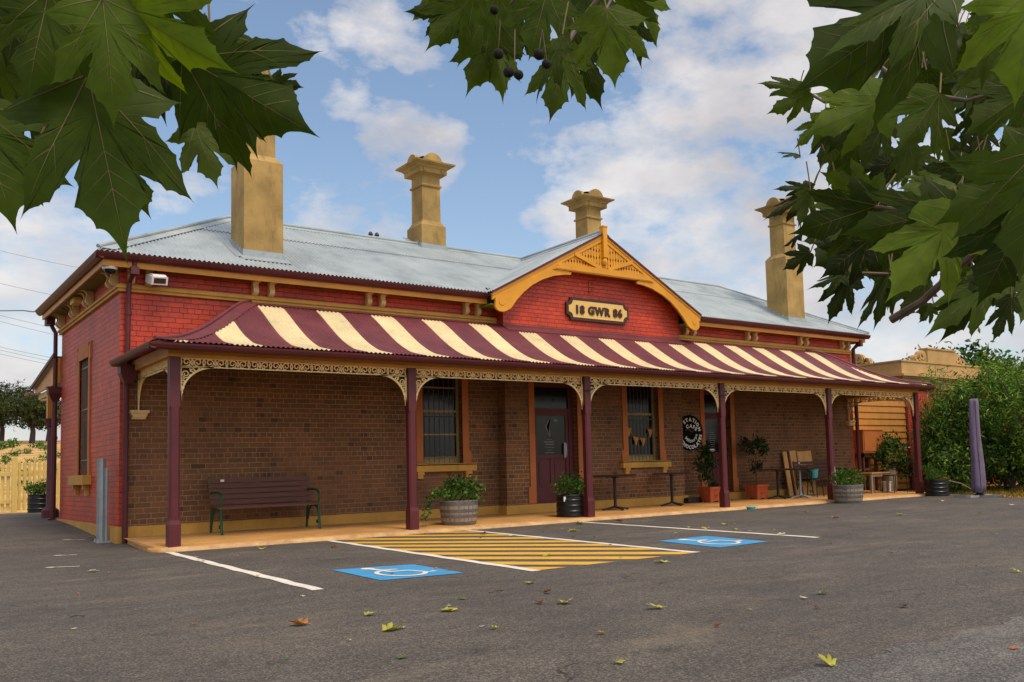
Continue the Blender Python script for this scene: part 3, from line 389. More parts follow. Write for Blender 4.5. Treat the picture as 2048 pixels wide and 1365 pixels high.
S(MB().prism([(-OV-.031+p[0], 4.485+p[1]) for p in gutterprof()], 1, -GU+.01, Dp+GU), 'eaves_gutter', M['maroon'])
S(MB().prism([(L+OV+.031-p[0], 4.485+p[1]) for p in gutterprof()], 1, -GU+.01, Dp+GU), 'eaves_gutter', M['maroon'])
# eaves brackets: S-scroll profile
def scroll():
    pts = []
    for k in range(13):
        a = k/12; pts.append((-.055-.10*(a**.8) - .035*math.sin(a*2*PI*.95), 4.175+.245*a))
    out = [(0,4.175)] + pts + [(-.2,4.424),(0,4.424)]
    return out
for x in (.14,.40,2.12,2.40,4.24,4.52,6.36,6.64,12.55,12.82,14.78,15.06,16.89,17.15,18.76,19.03):
    m = MB(); m.prism(scroll(), 0, x-.045, x+.045); m.prism([(-.21,4.395),(-.21,4.424),(0,4.424),(0,4.395)], 0, x-.055, x+.055); S(m, 'eaves_bracket', M['scroll'])
for y in (.22,.5,2.2,2.48,3.55,3.8,5.05,5.27):
    m = MB(); m.prism(scroll(), 1, y-.045, y+.045); S(m, 'eaves_bracket', M['scroll'])
# ---------------------------------------------------------------- main roof, corrugated
EZ, RZ, EY = 4.612, 6.222, -.41
SL = (RZ-EZ)/(Dp/2-EY)
def rz(y): return EZ + SL*(y-EY)
PIT = .0762
def corr(x): return .0135*math.sin(2*PI*x/PIT)
m = MB()
HX0, HX1 = 2.50, L-2.50     # ridge ends
def top_y(x):
    if x < HX0: return EY + (x-(-GU))/(HX0+GU)*(Dp/2-EY)
    if x > HX1: return EY + ((L+GU)-x)/(HX0+GU)*(Dp/2-EY)
    return Dp/2
def bot_y(x): return -.15 if 6.72 < x < 12.45 else EY-.03
N = int((L+2*GU)/PIT*6); xs = [-GU + (L+2*GU)*i/N for i in range(N+1)]
for lo, hi, up in ((None,1.62,0),(1.55,None,.014)):
    prev = None
    for x in xs:
        t0, b0 = top_y(x), bot_y(x)
        a = b0 if lo is None else max(lo, b0); b = t0 if hi is None else min(hi, t0)
        if b <= a + .002: prev = None; continue
        i = len(m.v); c = corr(x)+up
        m.v += [(x,a,rz(a)+c),(x,b,rz(b)+c)]
        if prev is not None: m.f.append([prev,i,i+1,prev+1]); m.m.append(0)
        prev = i
# hips and rear slope
for sx, X0 in ((1,-GU),(-1,L+GU)):
    xr = HX0 if sx == 1 else HX1
    m.add([(X0,EY,EZ),(X0,Dp-EY,EZ),(xr,Dp/2,RZ)], [(0,1,2)])
m.add([(-GU,Dp-EY,EZ),(L+GU,Dp-EY,EZ),(HX1,Dp/2,RZ),(HX0,Dp/2,RZ)], [(0,1,2,3)])
roof = S(m, 'roof', M['zinc'], fix=False, smooth='all')
# ridge and hip capping
def capping(mb, p, q, fl=.13):
    p = Vector(p); q = Vector(q); d = (q-p).normalized(); s = d.cross(Vector((0,0,1))).normalized()
    mb.tube([p+Vector((0,0,.035)), q+Vector((0,0,.035))], .032, 8)
    return s
m = MB()
rp = lambda x,y,z=.022: (x,y,z)
capping(m, (HX0,Dp/2,RZ+.01), (HX1,Dp/2,RZ+.01))
m.add([(HX0-.05,Dp/2,RZ+.03),(HX1+.05,Dp/2,RZ+.03),(HX1+.05,Dp/2-.16,RZ-.16*SL+.02),(HX0-.05,Dp/2-.16,RZ-.16*SL+.02)], [(0,1,2,3)])
for X0, xr in ((-GU,HX0),(L+GU,HX1)):
    capping(m, (X0,EY,EZ+.01), (xr,Dp/2,RZ+.01))
    s = 1 if xr == HX0 else -1
    m.add([(X0,EY,EZ+.03),(xr,Dp/2,RZ+.03),(xr+s*.2,Dp/2,RZ+.02),(X0+s*.24,EY,EZ+.02)], [(0,1,2,3)])
S(m, 'ridge_capping', M['zinc'], roof, fix=False, smooth=True)
for x in (5.60, 5.75):
    m = MB(); m.lathe([(.022,6.2),(.022,6.31),(.05,6.31),(.055,6.33),(.03,6.38),(.0,6.40)], (x,Dp/2+.02,0), 12); S(m, 'roof_vent', M['dark'], roof)
# ---------------------------------------------------------------- gable roof and bargeboards
BY = -.56; GSL = .5375; GZ = 6.19
m = MB()
for sx in (1,-1):
    ny = int((Dp/2+.02-BY)/PIT*6); prev = None
    foot = 2.93
    for j in range(ny+1):
        y = BY-.05 + (Dp/2+.05-BY)*j/ny; c = corr(y)
        i = len(m.v)
        m.v += [(XC, y, GZ+c), (XC-sx*foot, y, GZ-foot*GSL+c)]
        if prev is not None: m.f.append([prev,i,i+1,prev+1]); m.m.append(0)
        prev = i
gr = S(m, 'gable_roof', M['zinc'], fix=False, smooth='all')
m = MB(); capping(m, (XC,BY-.05,GZ+.01), (XC,Dp/2,GZ+.01))
for s in (1,-1): m.add([(XC,BY-.05,GZ+.03),(XC,Dp/2,GZ+.03),(XC+s*.17,Dp/2,GZ-.17*GSL+.02),(XC+s*.17,BY-.05,GZ-.17*GSL+.02)], [(0,1,2,3)])
S(m, 'ridge_capping', M['zinc'], gr, fix=False, smooth=True)
m = MB()     # olive lining under the projecting gable
for s in (1,-1):
    m.add([(XC,BY+.01,GZ-.07),(XC-s*2.95,BY+.01,GZ-.07-2.95*GSL),(XC-s*2.95,-.02,GZ-.07-2.95*GSL),(XC,-.02,GZ-.07)], [(0,1,2,3)])
    x = XC-s*2.95; m.box(min(x, XC-s*2.48), max(x, XC-s*2.48), BY+.02, -.02, 4.34, 4.36)
S(m, 'gable_soffit', M['olive'], fix=False)
m = MB()
for s in (1,-1): m.prism([(XC,GZ-.005),(XC-s*2.95,GZ-.005-2.95*GSL),(XC-s*2.95,GZ-.05-2.95*GSL),(XC,GZ-.05)], 1, BY-.065, BY-.035)
S(m, 'barge_capping', M['maroon'])
for s in (1,-1):
    X = lambda d: XC - s*d
    m = MB()
    m.prism([(X(0.0),GZ-.05),(X(2.93),GZ-.05-2.93*GSL),(X(2.93),GZ-.185-2.93*GSL),(X(0),GZ-.185)], 1, BY-.03, BY+.02)
    m.prism([(X(0.0),GZ-.05),(X(2.93),GZ-.05-2.93*GSL),(X(2.93),GZ-.10-2.93*GSL),(X(0),GZ-.10)], 1, BY-.045, BY-.0301)
    # curved rib with the lobed foot
    arc = [(2.50,4.29),(2.36,4.47),(2.18,4.65),(1.96,4.82),(1.70,4.96),(1.40,5.07),(1.10,5.13),(.95,5.14),(.93,5.19),(1.05,5.22)]
    lobe = [(2.87,4.40),(2.88,4.30),(2.84,4.24),(2.77,4.205),(2.68,4.205),(2.60,4.235)]
    poly = [(2.87, GZ-.17-2.87*GSL)] + lobe + arc + [(1.35, GZ-.17-1.35*GSL)]
    m.prism([(X(a), b) for a, b in poly], 1, BY-.05, BY+.005)
    disc = [(X(2.72)+.07*math.cos(a), 4.40+.07*math.sin(a)) for a in [2*PI*k/20 for k in range(20)]]
    m.prism(disc, 1, BY-.062, BY-.0501)
    S(m, 'bargeboard', M['barge'])
m = MB(); m.prism([(XC-1.42,5.215),(XC+1.42,5.215),(XC+1.20,5.365),(XC-1.20,5.365)], 1, BY-.075, BY+.0); m.prism([(XC-1.36,5.235),(XC+1.36,5.235),(XC+1.33,5.26),(XC-1.33,5.26)], 1, BY-.087, BY-.0751)
S(m, 'collar_tie', M['barge'])
for s in (1,-1):
    m = MB(); m.beam((XC-s*.10,BY-.03,5.37),(XC-s*.82,BY-.03,5.62),.05,.085,(0,0,1)); S(m, 'gable_strut', M['barge'])
m = MB(); m.box(XC-.055,XC+.055,BY-.10,BY+.03,5.62,6.30); m.box(XC-.068,XC+.068,BY-.112,BY+.04,6.30,6.325)
m.lathe([(.03,5.48),(.045,5.46),(.06,5.50),(.068,5.54),(.055,5.58),(.04,5.60),(.05,5.62)], (XC,BY-.04,0), 14)
S(m, 'finial', M['barge'], smooth=True)
m = MB()          # pierced boarding: narrow boards with notched edges
k = -16
for k in range(-15, 16):
    xc = XC + .078*k; zt = GZ-.165-abs(xc-XC)*GSL
    if zt < 5.42: continue
    h = zt-5.37; w_ = .034
    pts = []
    for a in np.linspace(0,1,13):
        n = .016*(abs(((a*h/.16)%1)-.5) < .13)
        pts.append((xc+w_-n, 5.37+h*a))
    pts += [(xc-(p[0]-xc), p[1]) for p in reversed(pts)]
    m.prism(pts, 1, BY-.012, BY+.008)
S(m, 'fretwork_panel', M['barge'])
m = MB(); m.prism([(XC-1.1,5.37),(XC+1.1,5.37),(XC,5.96)], 1, BY+.015, BY+.03); S(m, 'fretwork_dark_sheet', M['platebrown'])  # added dark sheet; its colour stands in for shade behind the gaps
# ---------------------------------------------------------------- plaque with raised lettering
def textmesh(body, size, embolden=0., ext=.012, res=3, space=1.):
    cu = bpy.data.curves.new('lettering', 'FONT'); cu.body = body; cu.size = size; cu.extrude = ext; cu.offset = embolden; cu.resolution_u = res; cu.align_x = 'CENTER'; cu.space_character = space
    ob = bpy.data.objects.new('tmp', cu); COL.objects.link(ob); dg = bpy.context.evaluated_depsgraph_get(); dg.update()
    me = bpy.data.meshes.new_from_object(ob.evaluated_get(dg)); vs = [Vector(v.co) for v in me.vertices]; fs = [tuple(p.vertices) for p in me.polygons]
    bpy.data.objects.remove(ob); bpy.data.curves.remove(cu); bpy.data.meshes.remove(me); return vs, fs
def notched(w, h, r):
    """plaque outline with concave quarter-circle corners"""
    out = []
    for cx, cz, a0 in ((w,-h,PI),(w,h,1.5*PI),(-w,h,0),(-w,-h,.5*PI)):
        for k in range(7):
            a = a0 - PI/2*k/6 if False else a0 - (PI/2)*(k/6)
            out.append((cx + r*math.cos(a), cz + r*math.sin(a)))
    return out
PX, PZ = 9.57, 4.47
def corner(w, h, r):
    out = []
    for sx, sz in ((1,-1),(1,1),(-1,1),(-1,-1)):
        c = (sx*w, sz*h); ks = range(7)
        pts = []
        for k in ks:
            a = (PI/2)*k/6; pts.append((c[0]-sx*r*math.cos(a), c[1]-sz*r*math.sin(a)))
        # from the horizontal edge to the vertical edge or back, keeping the outline anticlockwise
        if sx*sz > 0: pts = pts[::-1]
        out += pts
    return out
m = MB(); m.prism([(PX+x, PZ+z) for x, z in corner(.885,.245,.115)], 1, GY-.06, GY+.0)
pq = S(m, 'name_plaque', M['platebrown'])
m = MB(); m.prism([(PX+x, PZ+z) for x, z in corner(.825,.185,.115)], 1, GY-.068, GY-.0601)
S(m, 'plaque_panel', M['platecream'], pq)
vs, fs = textmesh('18 GWR 86', .245, .012, .012, 3, 1.16)
m = MB(); m.add([(PX+v.x*.98, GY-.078-v.z, PZ-.095+v.y) for v in vs], fs); S(m, 'lettering', M['platebrown'], pq)
# ---------------------------------------------------------------- chimneys
def chimney(x0, y0, bw, bd, zb, zt, sw, sd, zs):
    """base footprint from its front-left corner, shaft size, top of base zt, top of shaft zs"""
    cx, cy = x0+bw/2, y0+bd/2
    m = MB()
    m.box(x0,x0+bw,y0,y0+bd,zb,zt)
    def fr(w0,d0,z0,w1,d1,z1): 
        v = [(cx-w0/2,cy-d0/2,z0),(cx+w0/2,cy-d0/2,z0),(cx+w0/2,cy+d0/2,z0),(cx-w0/2,cy+d0/2,z0),(cx-w1/2,cy-d1/2,z1),(cx+w1/2,cy-d1/2,z1),(cx+w1/2,cy+d1/2,z1),(cx-w1/2,cy+d1/2,z1)]
        m.add(v, [(3,2,1,0),(4,5,6,7),(0,1,5,4),(1,2,6,5),(2,3,7,6),(3,0,4,7)])
    fr(bw-.01,bd-.01,zt,bw-.08,bd-.08,zt+.05); fr(bw-.08,bd-.08,zt+.05,sw,sd,zt+.13)
    fr(sw,sd,zt+.12,sw-.01,sd-.01,zs)
    ch = S(m, 'chimney', M['chimney'])
    m = MB()
    h = lambda dw, z0, z1, dw2=None: fr(sw+dw,sd+dw,z0,sw+(dw2 if dw2 is not None else dw),sd+(dw2 if dw2 is not None else dw),z1)
    zb_ = zs-.30
    h(.05,zb_,zb_+.03,.07); h(.07,zb_+.03,zb_+.055,.03)
    h(.0,zs-.03,zs,.06); h(.24,zs,zs+.11); h(.26,zs+.11,zs+.17,.36); h(.42,zs+.17,zs+.20,.48); h(.53,zs+.20,zs+.235,.55)
    zc = zs+.235; r = .235; e = sw/2+.17
    def semi(t0, t1, ax):
        pts = [(r*math.cos(PI*k/14), r*math.sin(PI*k/14)) for k in range(15)]
        if ax == 1: m.prism([(cx+p, zc+q) for p, q in pts], 1, t0, t1)
        else: m.prism([(cy+p, zc+q) for p, q in pts], 0, t0, t1)
    semi(cy-sd/2-.13, cy-sd/2-.03, 1); semi(cy+sd/2+.03, cy+sd/2+.13, 1); semi(cx-sw/2-.13, cx-sw/2-.03, 0); semi(cx+sw/2+.03, cx+sw/2+.13, 0)
    for dx in (-.5,.5): m.box(cx+dx*sw-.03, cx+dx*sw+.03, cy-sd/2-.145, cy-sd/2-.121, zs+.02, zs+.10)
    S(m, 'chimney_cap', M['chimney'], ch)
    m = MB(); m.lathe([(.15,zc),(.14,zc+.2),(.16,zc+.22),(.12,zc+.22),(.11,zc+.05)], (cx,cy,0), 16, cap=False); S(m, 'flue', M['hole'], ch, smooth=True)
    m = MB()     # lead flashing where it meets the roof
    f = .02; zf = max(rz(y0)-.05, zb)
    m.box(x0-f,x0+bw+f,y0-f,y0-.001,zf-.1,rz(y0)+.12)
    m.add([(x0-.08,y0-.22,rz(y0-.22)+.014),(x0+bw+.08,y0-.22,rz(y0-.22)+.014),(x0+bw+.08,y0,rz(y0)+.016),(x0-.08,y0,rz(y0)+.016)], [(0,1,2,3)])
    m.add([(x0-.16,y0-.1,rz(y0-.1)+.014),(x0,y0-.1,rz(y0-.1)+.014),(x0,y0+bd,rz(y0+bd)+.014),(x0-.16,y0+bd,rz(y0+bd)+.014)], [(0,1,2,3)])
    for k in range(5):
        a = y0 + bd*k/5; b = a + bd/5 - .012
        if a > Dp/2: break
        for x in (x0-f, x0+bw): m.box(x, x+f, a, b, rz(a)-.08, rz(a)+.13)
    S(m, 'flashing', M['lead'], ch)
chimney(1.99,.13,.70,.70,4.6,6.66,.50,.50,7.86)
chimney(16.52,.0,.70,.72,4.6,6.62,.49,.50,7.86)
chimney(6.77,2.49,.63,.70,5.5,6.70,.47,.52,7.93)
chimney(11.72,2.60,.63,.70,5.5,6.70,.47,.52,7.93)
# ---------------------------------------------------------------- windows and doors
def surround(mb, h, y, bot):
    a, b, c, d = h; t_ = .14
    mb.box(a-t_, a, y-.025, y+.02, bot, d+.16); mb.box(b, b+t_, y-.025, y+.02, bot, d+.16); mb.box(a, b, y-.025, y+.02, d, d+.16)
    mb.box(a-t_-.05, a-t_, y-.025, y+.015, bot, bot+.25); mb.box(b+t_, b+t_+.05, y-.025, y+.015, bot, bot+.25)
def window(h, y, rails, flags=None):
    a, b, c, d = h
    m = MB(); surround(m, h, y, c); wn = S(m, 'window', M['trim'])
    m = MB(); m.box(a-.24,b+.26,y-.11,y+.0,c-.14,c+.0); m.box(a-.24,b+.26,y-.11,y+.2,c-.02,c+.012)
    for x in (a-.15, b+.03): m.box(x,x+.14,y-.085,y,c-.20,c-.14); m.box(x+.015,x+.125,y-.06,y,c-.27,c-.20)
    S(m, 'sill', M['yellow'], wn)
    ys = y+.13
    m = MB(); f = .055
    m.box(a,a+f,ys,ys+.05,c,d); m.box(b-f,b,ys,ys+.05,c,d); m.box(a+f,b-f,ys,ys+.05,d-f,d); m.box(a+f,b-f,ys,ys+.05,c,c+.15)
    for z, hh in rails: m.box(a+f,b-f,ys+.004,ys+.045,z-hh/2,z+hh/2)
    S(m, 'sash_frame', M['sash'], wn)
    m = MB(); m.box(a+f,b-f,ys+.02,ys+.03,c+.15,d-f); S(m, 'pane', M['glass'], wn)
    m = MB(); n = int((b-a)/.105)
    for k in range(n):
        x = a+.06+k*(b-a-.1)/(n-1); m.tube([(x,y+.06,c+.015),(x,y+.06,d-.01)], .006, 6)
    for z in (c+.13, c+.95): m.box(a,b,y+.055,y+.066,z,z+.014)
    S(m, 'security_bars', M['bar'], wn, smooth=True)
    return wn
window(W1, 0, [(2.23,.05),(2.70,.03),(1.77,.03)])
window(W2, GY, [(2.22,.05)])
# tall barred window in the side wall
m = MB(); a, b, c, d = SW
m.box(-.025,.02,a-.14,a,c,d+.20); m.box(-.025,.02,b,b+.14,c,d+.20); m.box(-.03,.02,a-.001,b+.001,d,d+.27); m.box(-.028,.02,a-.2,a-.14,d-.05,d+.27); m.box(-.028,.02,b+.14,b+.2,d-.05,d+.27)
m.box(-.025,.015,a-.19,a-.14,c,c+.3); m.box(-.025,.015,b+.14,b+.19,c,c+.3)
wn = S(m, 'window', M['trim'])
m = MB(); m.box(-.14,.2,a-.26,b+.26,c-.17,c)
for y in (a-.1, b-.05): m.box(-.1,0,y,y+.12,c-.25,c-.17); m.box(-.06,0,y+.02,y+.1,c-.36,c-.25)
S(m, 'sill', M['yellow'], wn)
m = MB(); m.box(.14,.19,a,a+.05,c,d); m.box(.14,.19,b-.05,b,c,d); m.box(.14,.19,a,b,c,c+.12); m.box(.14,.19,a,b,d-.05,d); m.box(.145,.185,a,b,2.2,2.26); S(m, 'sash_frame', M['sash'], wn)
m = MB(); m.box(.16,.17,a+.05,b-.05,c+.12,d-.05); S(m, 'pane', M['glass'], wn)
m = MB()
for k in range(8): m.tube([(.03,a+.06+k*(b-a-.12)/7,c),(.03,a+.06+k*(b-a-.12)/7,d)], .0085, 6)
for z in (1.42, 2.35, 3.12): m.box(.022,.04,a,b,z,z+.025)
S(m, 'security_bars', M['bar'], wn, smooth=True)
def door(h, y, decal):
    a, b, c, d = h
    m = MB(); t_ = .14
    m.box(a-t_,a,y-.025,y+.02,c,d+.16); m.box(b,b+t_,y-.025,y+.02,c,d+.16); m.box(a,b,y-.025,y+.02,d,d+.16)
    m.box(a-t_-.05,a-t_,y-.025,y+.015,c,c+.34); m.box(b+t_,b+t_+.05,y-.025,y+.015,c,c+.34)
    dr = S(m, 'door', M['trim'])
    yf = y+.13
    m = MB(); m.box(a,a+.09,yf,yf+.08,c,d); m.box(b-.13,b,yf,yf+.08,c,d); m.box(a+.09,b-.13,yf,yf+.08,d-.10,d); m.box(a+.09,b-.13,yf,yf+.08,2.24,2.31)
    m.box(a+.09,b-.13,yf+.02,yf+.06,c,c+.30); m.box(a+.09,a+.17,yf+.02,yf+.06,c+.30,2.24); m.box(b-.21,b-.13,yf+.02,yf+.06,c+.30,2.24); m.box(a+.17,b-.21,yf+.02,yf+.06,c+.92,c+1.0)
    m.box(a+.17,b-.21,yf+.02,yf+.06,2.15,2.24)
    S(m, 'door_frame', M['maroon'], dr)
    m = MB(); xm = (a+b)/2-.02; m.box(a+.17,xm-.04,yf+.045,yf+.055,c+.30,c+.92); m.box(xm+.04,b-.21,yf+.045,yf+.055,c+.30,c+.92); m.box(xm-.04,xm+.04,yf+.03,yf+.056,c+.30,c+.92)
    for x0, x1 in ((a+.21,xm-.08),(xm+.08,b-.25)): m.box(x0,x1,yf+.035,yf+.0449,c+.36,c+.86)
    S(m, 'door_panel', M['maroon'], dr)
    m = MB(); m.box(a+.17,b-.21,yf+.035,yf+.045,c+1.0,2.15); m.box(a+.09,b-.13,yf+.035,yf+.045,2.31,d-.10); S(m, 'pane', M['glass'], dr)
    m = MB(); m.tube([(b-.245,yf-.03,c+.95),(b-.245,yf-.05,c+.98),(b-.245,yf-.05,c+1.2),(b-.245,yf-.03,c+1.23)], .011, 8); m.box(b-.27,b-.22,yf+.0,yf+.02,c+.93,c+1.25); S(m, 'door_handle', M['steel'], dr, smooth=True)
    m = MB(); decal(m, yf+.031, a, b, c); S(m, 'window_lettering', M['decal'], dr)
    return dr
def decal1(m, y, a, b, c):
    # flowing white swirl over a small block of lettering
    for off, w_ in ((0,.05),(.05,.03),(.02,.02)):
        pts = [(a+.50+.18*s+off*.5-.16*math.sin(s*2.2), y, 1.72+.40*s+.03*math.sin(6*s)+off*.2) for s in np.linspace(0,1,14)]
        for k in range(13):
            wv = w_*math.sin(PI*(k+.6)/14)*.9+.004; p, q = pts[k], pts[k+1]
            m.add([(p[0]-wv,y,p[2]),(p[0]+wv,y,p[2]-.01),(q[0]+wv,y,q[2]-.01),(q[0]-wv,y,q[2])], [(0,1,2,3)])
    m.box(a+.62,a+.72,y-.002,y,2.03,2.08)
    for k, (x0, ww) in enumerate(((.42,.13),(.36,.26),(.40,.20),(.37,.25),(.42,.14),(.38,.24))):
        r_ = random.Random(k)
        x = a+x0
        while x < a+x0+ww: l = r_.uniform(.012,.035); m.box(x,x+l,y-.002,y,1.64-.055*k,1.64-.055*k+(.03 if k in (1,2) else .014)); x += l+.008
def decal2(m, y, a, b, c):
    for k in range(10):
        ww = .22*(1-abs(k-3.5)/9); x = a+.42-ww/2; r_ = random.Random(k+40)
        while x < a+.42+ww/2: l = r_.uniform(.01,.03); m.box(x,x+l,y-.002,y,1.86-.05*k,1.86-.05*k+.016); x += l+.007
door(D1, GY, decal1); d2 = door(D2, 0, decal2)
cs = MB(); yy = .13+.03; cs.box(13.30,13.62,yy-.006,yy-.001,1.27,1.41); cso = S(cs, 'closed_sign', M['white'], d2)
vs, fs = textmesh('CLOSED', .085, .003, .001); m = MB(); m.add([(13.46+v.x, yy-.009-v.z, 1.31+v.y) for v in vs], fs); S(m, 'lettering', M['black'], cso)
# ---------------------------------------------------------------- verandah
PX0, PS, PY = .264, 3.7287, -2.142
VPROF = [(-2.50,2.948),(-2.2,3.008),(-1.9,3.088),(-1.45,3.283),(-1.0,3.545),(-.6,3.80),(-.3,3.965),(0,4.05)]
def vz(y):
    P_ = VPROF
    y = max(-2.5, min(0, y))
    for k in range(len(P_)-1):
        if y <= P_[k+1][0]:
            p0 = P_[max(k-1,0)]; p1 = P_[k]; p2 = P_[k+1]; p3 = P_[min(k+2,len(P_)-1)]
            h_ = p2[0]-p1[0]; s = (y-p1[0])/h_
            m1 = (p2[1]-p0[1])/(p2[0]-p0[0])*h_; m2 = (p3[1]-p1[1])/(p3[0]-p1[0])*h_
            return (2*s**3-3*s**2+1)*p1[1]+(s**3-2*s**2+s)*m1+(-2*s**3+3*s**2)*p2[1]+(s**3-s**2)*m2
    return P_[-1][1]
VX0, VX1, VE = -.07, L+.07, -2.46; HT = 2.08
SP = 1.0456; CW = .456; VP = SP/14
def hip_y(x):      # highest y of the front sheet at this x
    if x < HT: return VE*(1-(x-VX0)/(HT-VX0))
    if x > L-HT: return VE*(1-(VX1-x)/(HT-VX0))
    return 0.
def cream(x): return ((x-(1.47-CW)) % SP) < CW
m = MB(); n = int((VX1-VX0)/VP*6); prev = None; NR = 22
for i in range(n+1):
    x = VX0 + (VX1-VX0)*i/n; yt = hip_y(x); c = .0115*math.sin(2*PI*(x-1.47)/VP)
    if yt-VE < .01: prev = None; continue
    st = len(m.v); col = []
    for k in range(NR+1):
        y = VE-.03 + (yt-VE+.03)*k/NR; col.append(y); m.v.append((x, y, vz(y)+c))
    if prev is not None:
        for k in range(NR):
            ym = (col[k]+col[k+1])/2
            cr = cream(x-.003) and ym < -.34 and not (GX0 < x < GX1 and ym > GY-.24) and (yt-ym > .0) and (hip_y(x)-ym > .26 or (HT+.2 < x < L-HT-.2))
            m.f.append([prev+k,st+k,st+k+1,prev+k+1]); m.m.append(1 if cr else 0)
    prev = st
# end slopes
for s in (1,-1):
    n2 = int(2.46/VP*6); prev = None
    for i in range(n2+1):
        y = VE*(1-i/n2); c = .008*math.sin(2*PI*y/VP); st = len(m.v); tt = 1-y/VE
        for k in range(NR+1):
            q = tt*k/NR if False else k/NR*tt
            xx = VX0-.03*(1-k/NR) + (HT-VX0)*q
            X = xx if s == 1 else L-xx
            m.v.append((X, y, vz(VE*(1-q))+c))
        if prev is not None:
            for k in range(NR): m.f.append([prev+k,st+k,st+k+1,prev+k+1]); m.m.append(1 if ((y+.2) % SP) < CW and y < -.3 else 0)
        prev = st
vr = S(m, 'verandah_roof', [M['roof_maroon'], M['roof_cream']], fix=False, smooth='all')
m = MB()      # hip cappings and wall flashing
for s in (1,-1):
    pts = []
    for k in range(25):
        q = k/24; x = VX0+(HT-VX0)*q; x = x if s == 1 else L-x; pts.append(Vector((x, VE*(1-q), vz(VE*(1-q))+.03)))
    m.tube(pts, .028, 8)
    for k in range(24):
        a, b = pts[k], pts[k+1]; dn = Vector((0,0,-.012))
        wv = Vector((s*.20,-.07,0)); 
        fz = lambda p: Vector((p.x, p.y, vz(min(0,p.y))+.014))
        m.add([a+dn, b+dn, fz(b+wv), fz(a+wv)], [(0,1,2,3)])
def flash(x0, x1, yw, w_):
    ys = [yw-w_*k/6 for k in range(7)]
    m.add([(x,y,vz(y)+.014) for x in (x0,x1) for y in ys], [(k,k+1,8+k,7+k) for k in range(6)])
    m.box(x0,x1,yw-.012,yw+.0,vz(yw)-.02,vz(yw)+(.0 if yw > -.1 else .05))
flash(HT-.1, GX0, 0, .30); flash(GX1, L-HT+.1, 0, .30); flash(GX0-.02, GX1+.02, GY, .22)
S(m, 'roof_flashing', M['roof_maroon'], vr, fix=False, smooth=True)
VG = VE+.02
m = MB(); gp = [(-.0,0),(-.05,0),(-.075,.02),(-.095,.06),(-.10,.088),(-.088,.088),(-.07,.03),(0,.02)]
m.prism([(VG+p, 2.832+q) for p, q in gp], 0, VX0-.09, VX1+.09); m.prism([(VX0+p, 2.832+q) for p, q in gp], 1, VG-.085, -.05); m.prism([(VX1-p, 2.832+q) for p, q in gp], 1, VG-.085, -.05)
m.box(VX0, VX1, VG, VG+.015, 2.832, 2.92)
S(m, 'verandah_gutter', M['maroon'])
m = MB(); zb0, zb1 = 2.77, 2.93
m.box(PX0-.10, L-PX0+.10, PY-.085, PY+.05, zb0, zb1); m.box(PX0-.10, PX0+.035, PY+.0501, -.001, zb0, zb1); m.box(L-PX0-.035, L-PX0+.10, PY+.0501, -.001, zb0, zb1)
m.box(PX0-.115, L-PX0+.115, PY-.10, PY-.0851, 2.79, 2.81)
S(m, 'verandah_beam', M['orange'])
m = MB()   # underside lining of the verandah
for k in range(len(VPROF)-1):
    (y0,z0),(y1,z1) = VPROF[k], VPROF[k+1]
    if y0 < VE: y0, z0 = VE, vz(VE)
    hx = lambda y: VX0+.06+(HT-VX0)*(1-y/VE)
    m.add([(hx(y0),y0,z0-.05),(L-hx(y0),y0,z0-.05),(L-hx(y1),y1,z1-.05),(hx(y1),y1,z1-.05)], [(0,1,2,3)])
S(m, 'verandah_lining', M['platebrown'], fix=False)
def post(x):
    m = MB(); w_ = .072; c = .026
    ring = lambda h, c_: [(-h+c_,-h),(h-c_,-h),(h,-h+c_),(h,h-c_),(h-c_,h),(-h+c_,h),(-h,h-c_),(-h,-h+c_)]
    lv = [(.06,.082,.004),(.40,.082,.004),(.46,.070,.010),(.50,w_,c),(2.02,w_*.98,c),(2.07,.072,.004),(2.775,.072,.004)]
    vs = [(x+p[0], PY+p[1], z) for z,h,c_ in lv for p in ring(h,c_)]; n=8
    fs = [(i*n+j,i*n+(j+1)%n,(i+1)*n+(j+1)%n,(i+1)*n+j) for i in range(len(lv)-1) for j in range(n)] + [tuple(range(7,-1,-1)), tuple((len(lv)-1)*n+j for j in range(n))]
    m.add(vs, fs); return S(m, 'verandah_post', M['maroon'])
POSTS = [PX0+k*PS for k in range(6)]
for x in POSTS: post(x)
# cast iron lace: one scroll unit as ribbons, repeated along the panel
def spiral(cx, cz, r, turns, a0, sgn, n=16):
    return [(cx+r*(1-.72*k/n)*math.cos(a0+sgn*turns*2*PI*k/n), cz+r*(1-.72*k/n)*math.sin(a0+sgn*turns*2*PI*k/n)) for k in range(n+1)]
def lace_lines(w_):
    """2-D lines of a frieze of length w_ and height .125"""
    out = []; nu = max(1, round(w_/.31)); u = w_/nu; h = .125
    for k in range(nu):
        o = k*u
        out.append(spiral(o+u*.255, h*.50, h*.47, 1.3, -PI/2, 1)); out.append(spiral(o+u*.745, h*.50, h*.47, 1.3, -PI/2, -1))
        for s_ in (1,-1):
            X_ = lambda a: o+u*(.5+s_*(a-.5))
            out.append([(X_(.0),0),(X_(.055),h*.5),(X_(.0),h)]); out.append([(X_(.5),h*.02),(X_(.455),h*.5),(X_(.5),h*.98)])
            out.append([(X_(.10),h*.98),(X_(.16),h*.80)]); out.append([(X_(.40),h*.02),(X_(.36),h*.2)])
    return out
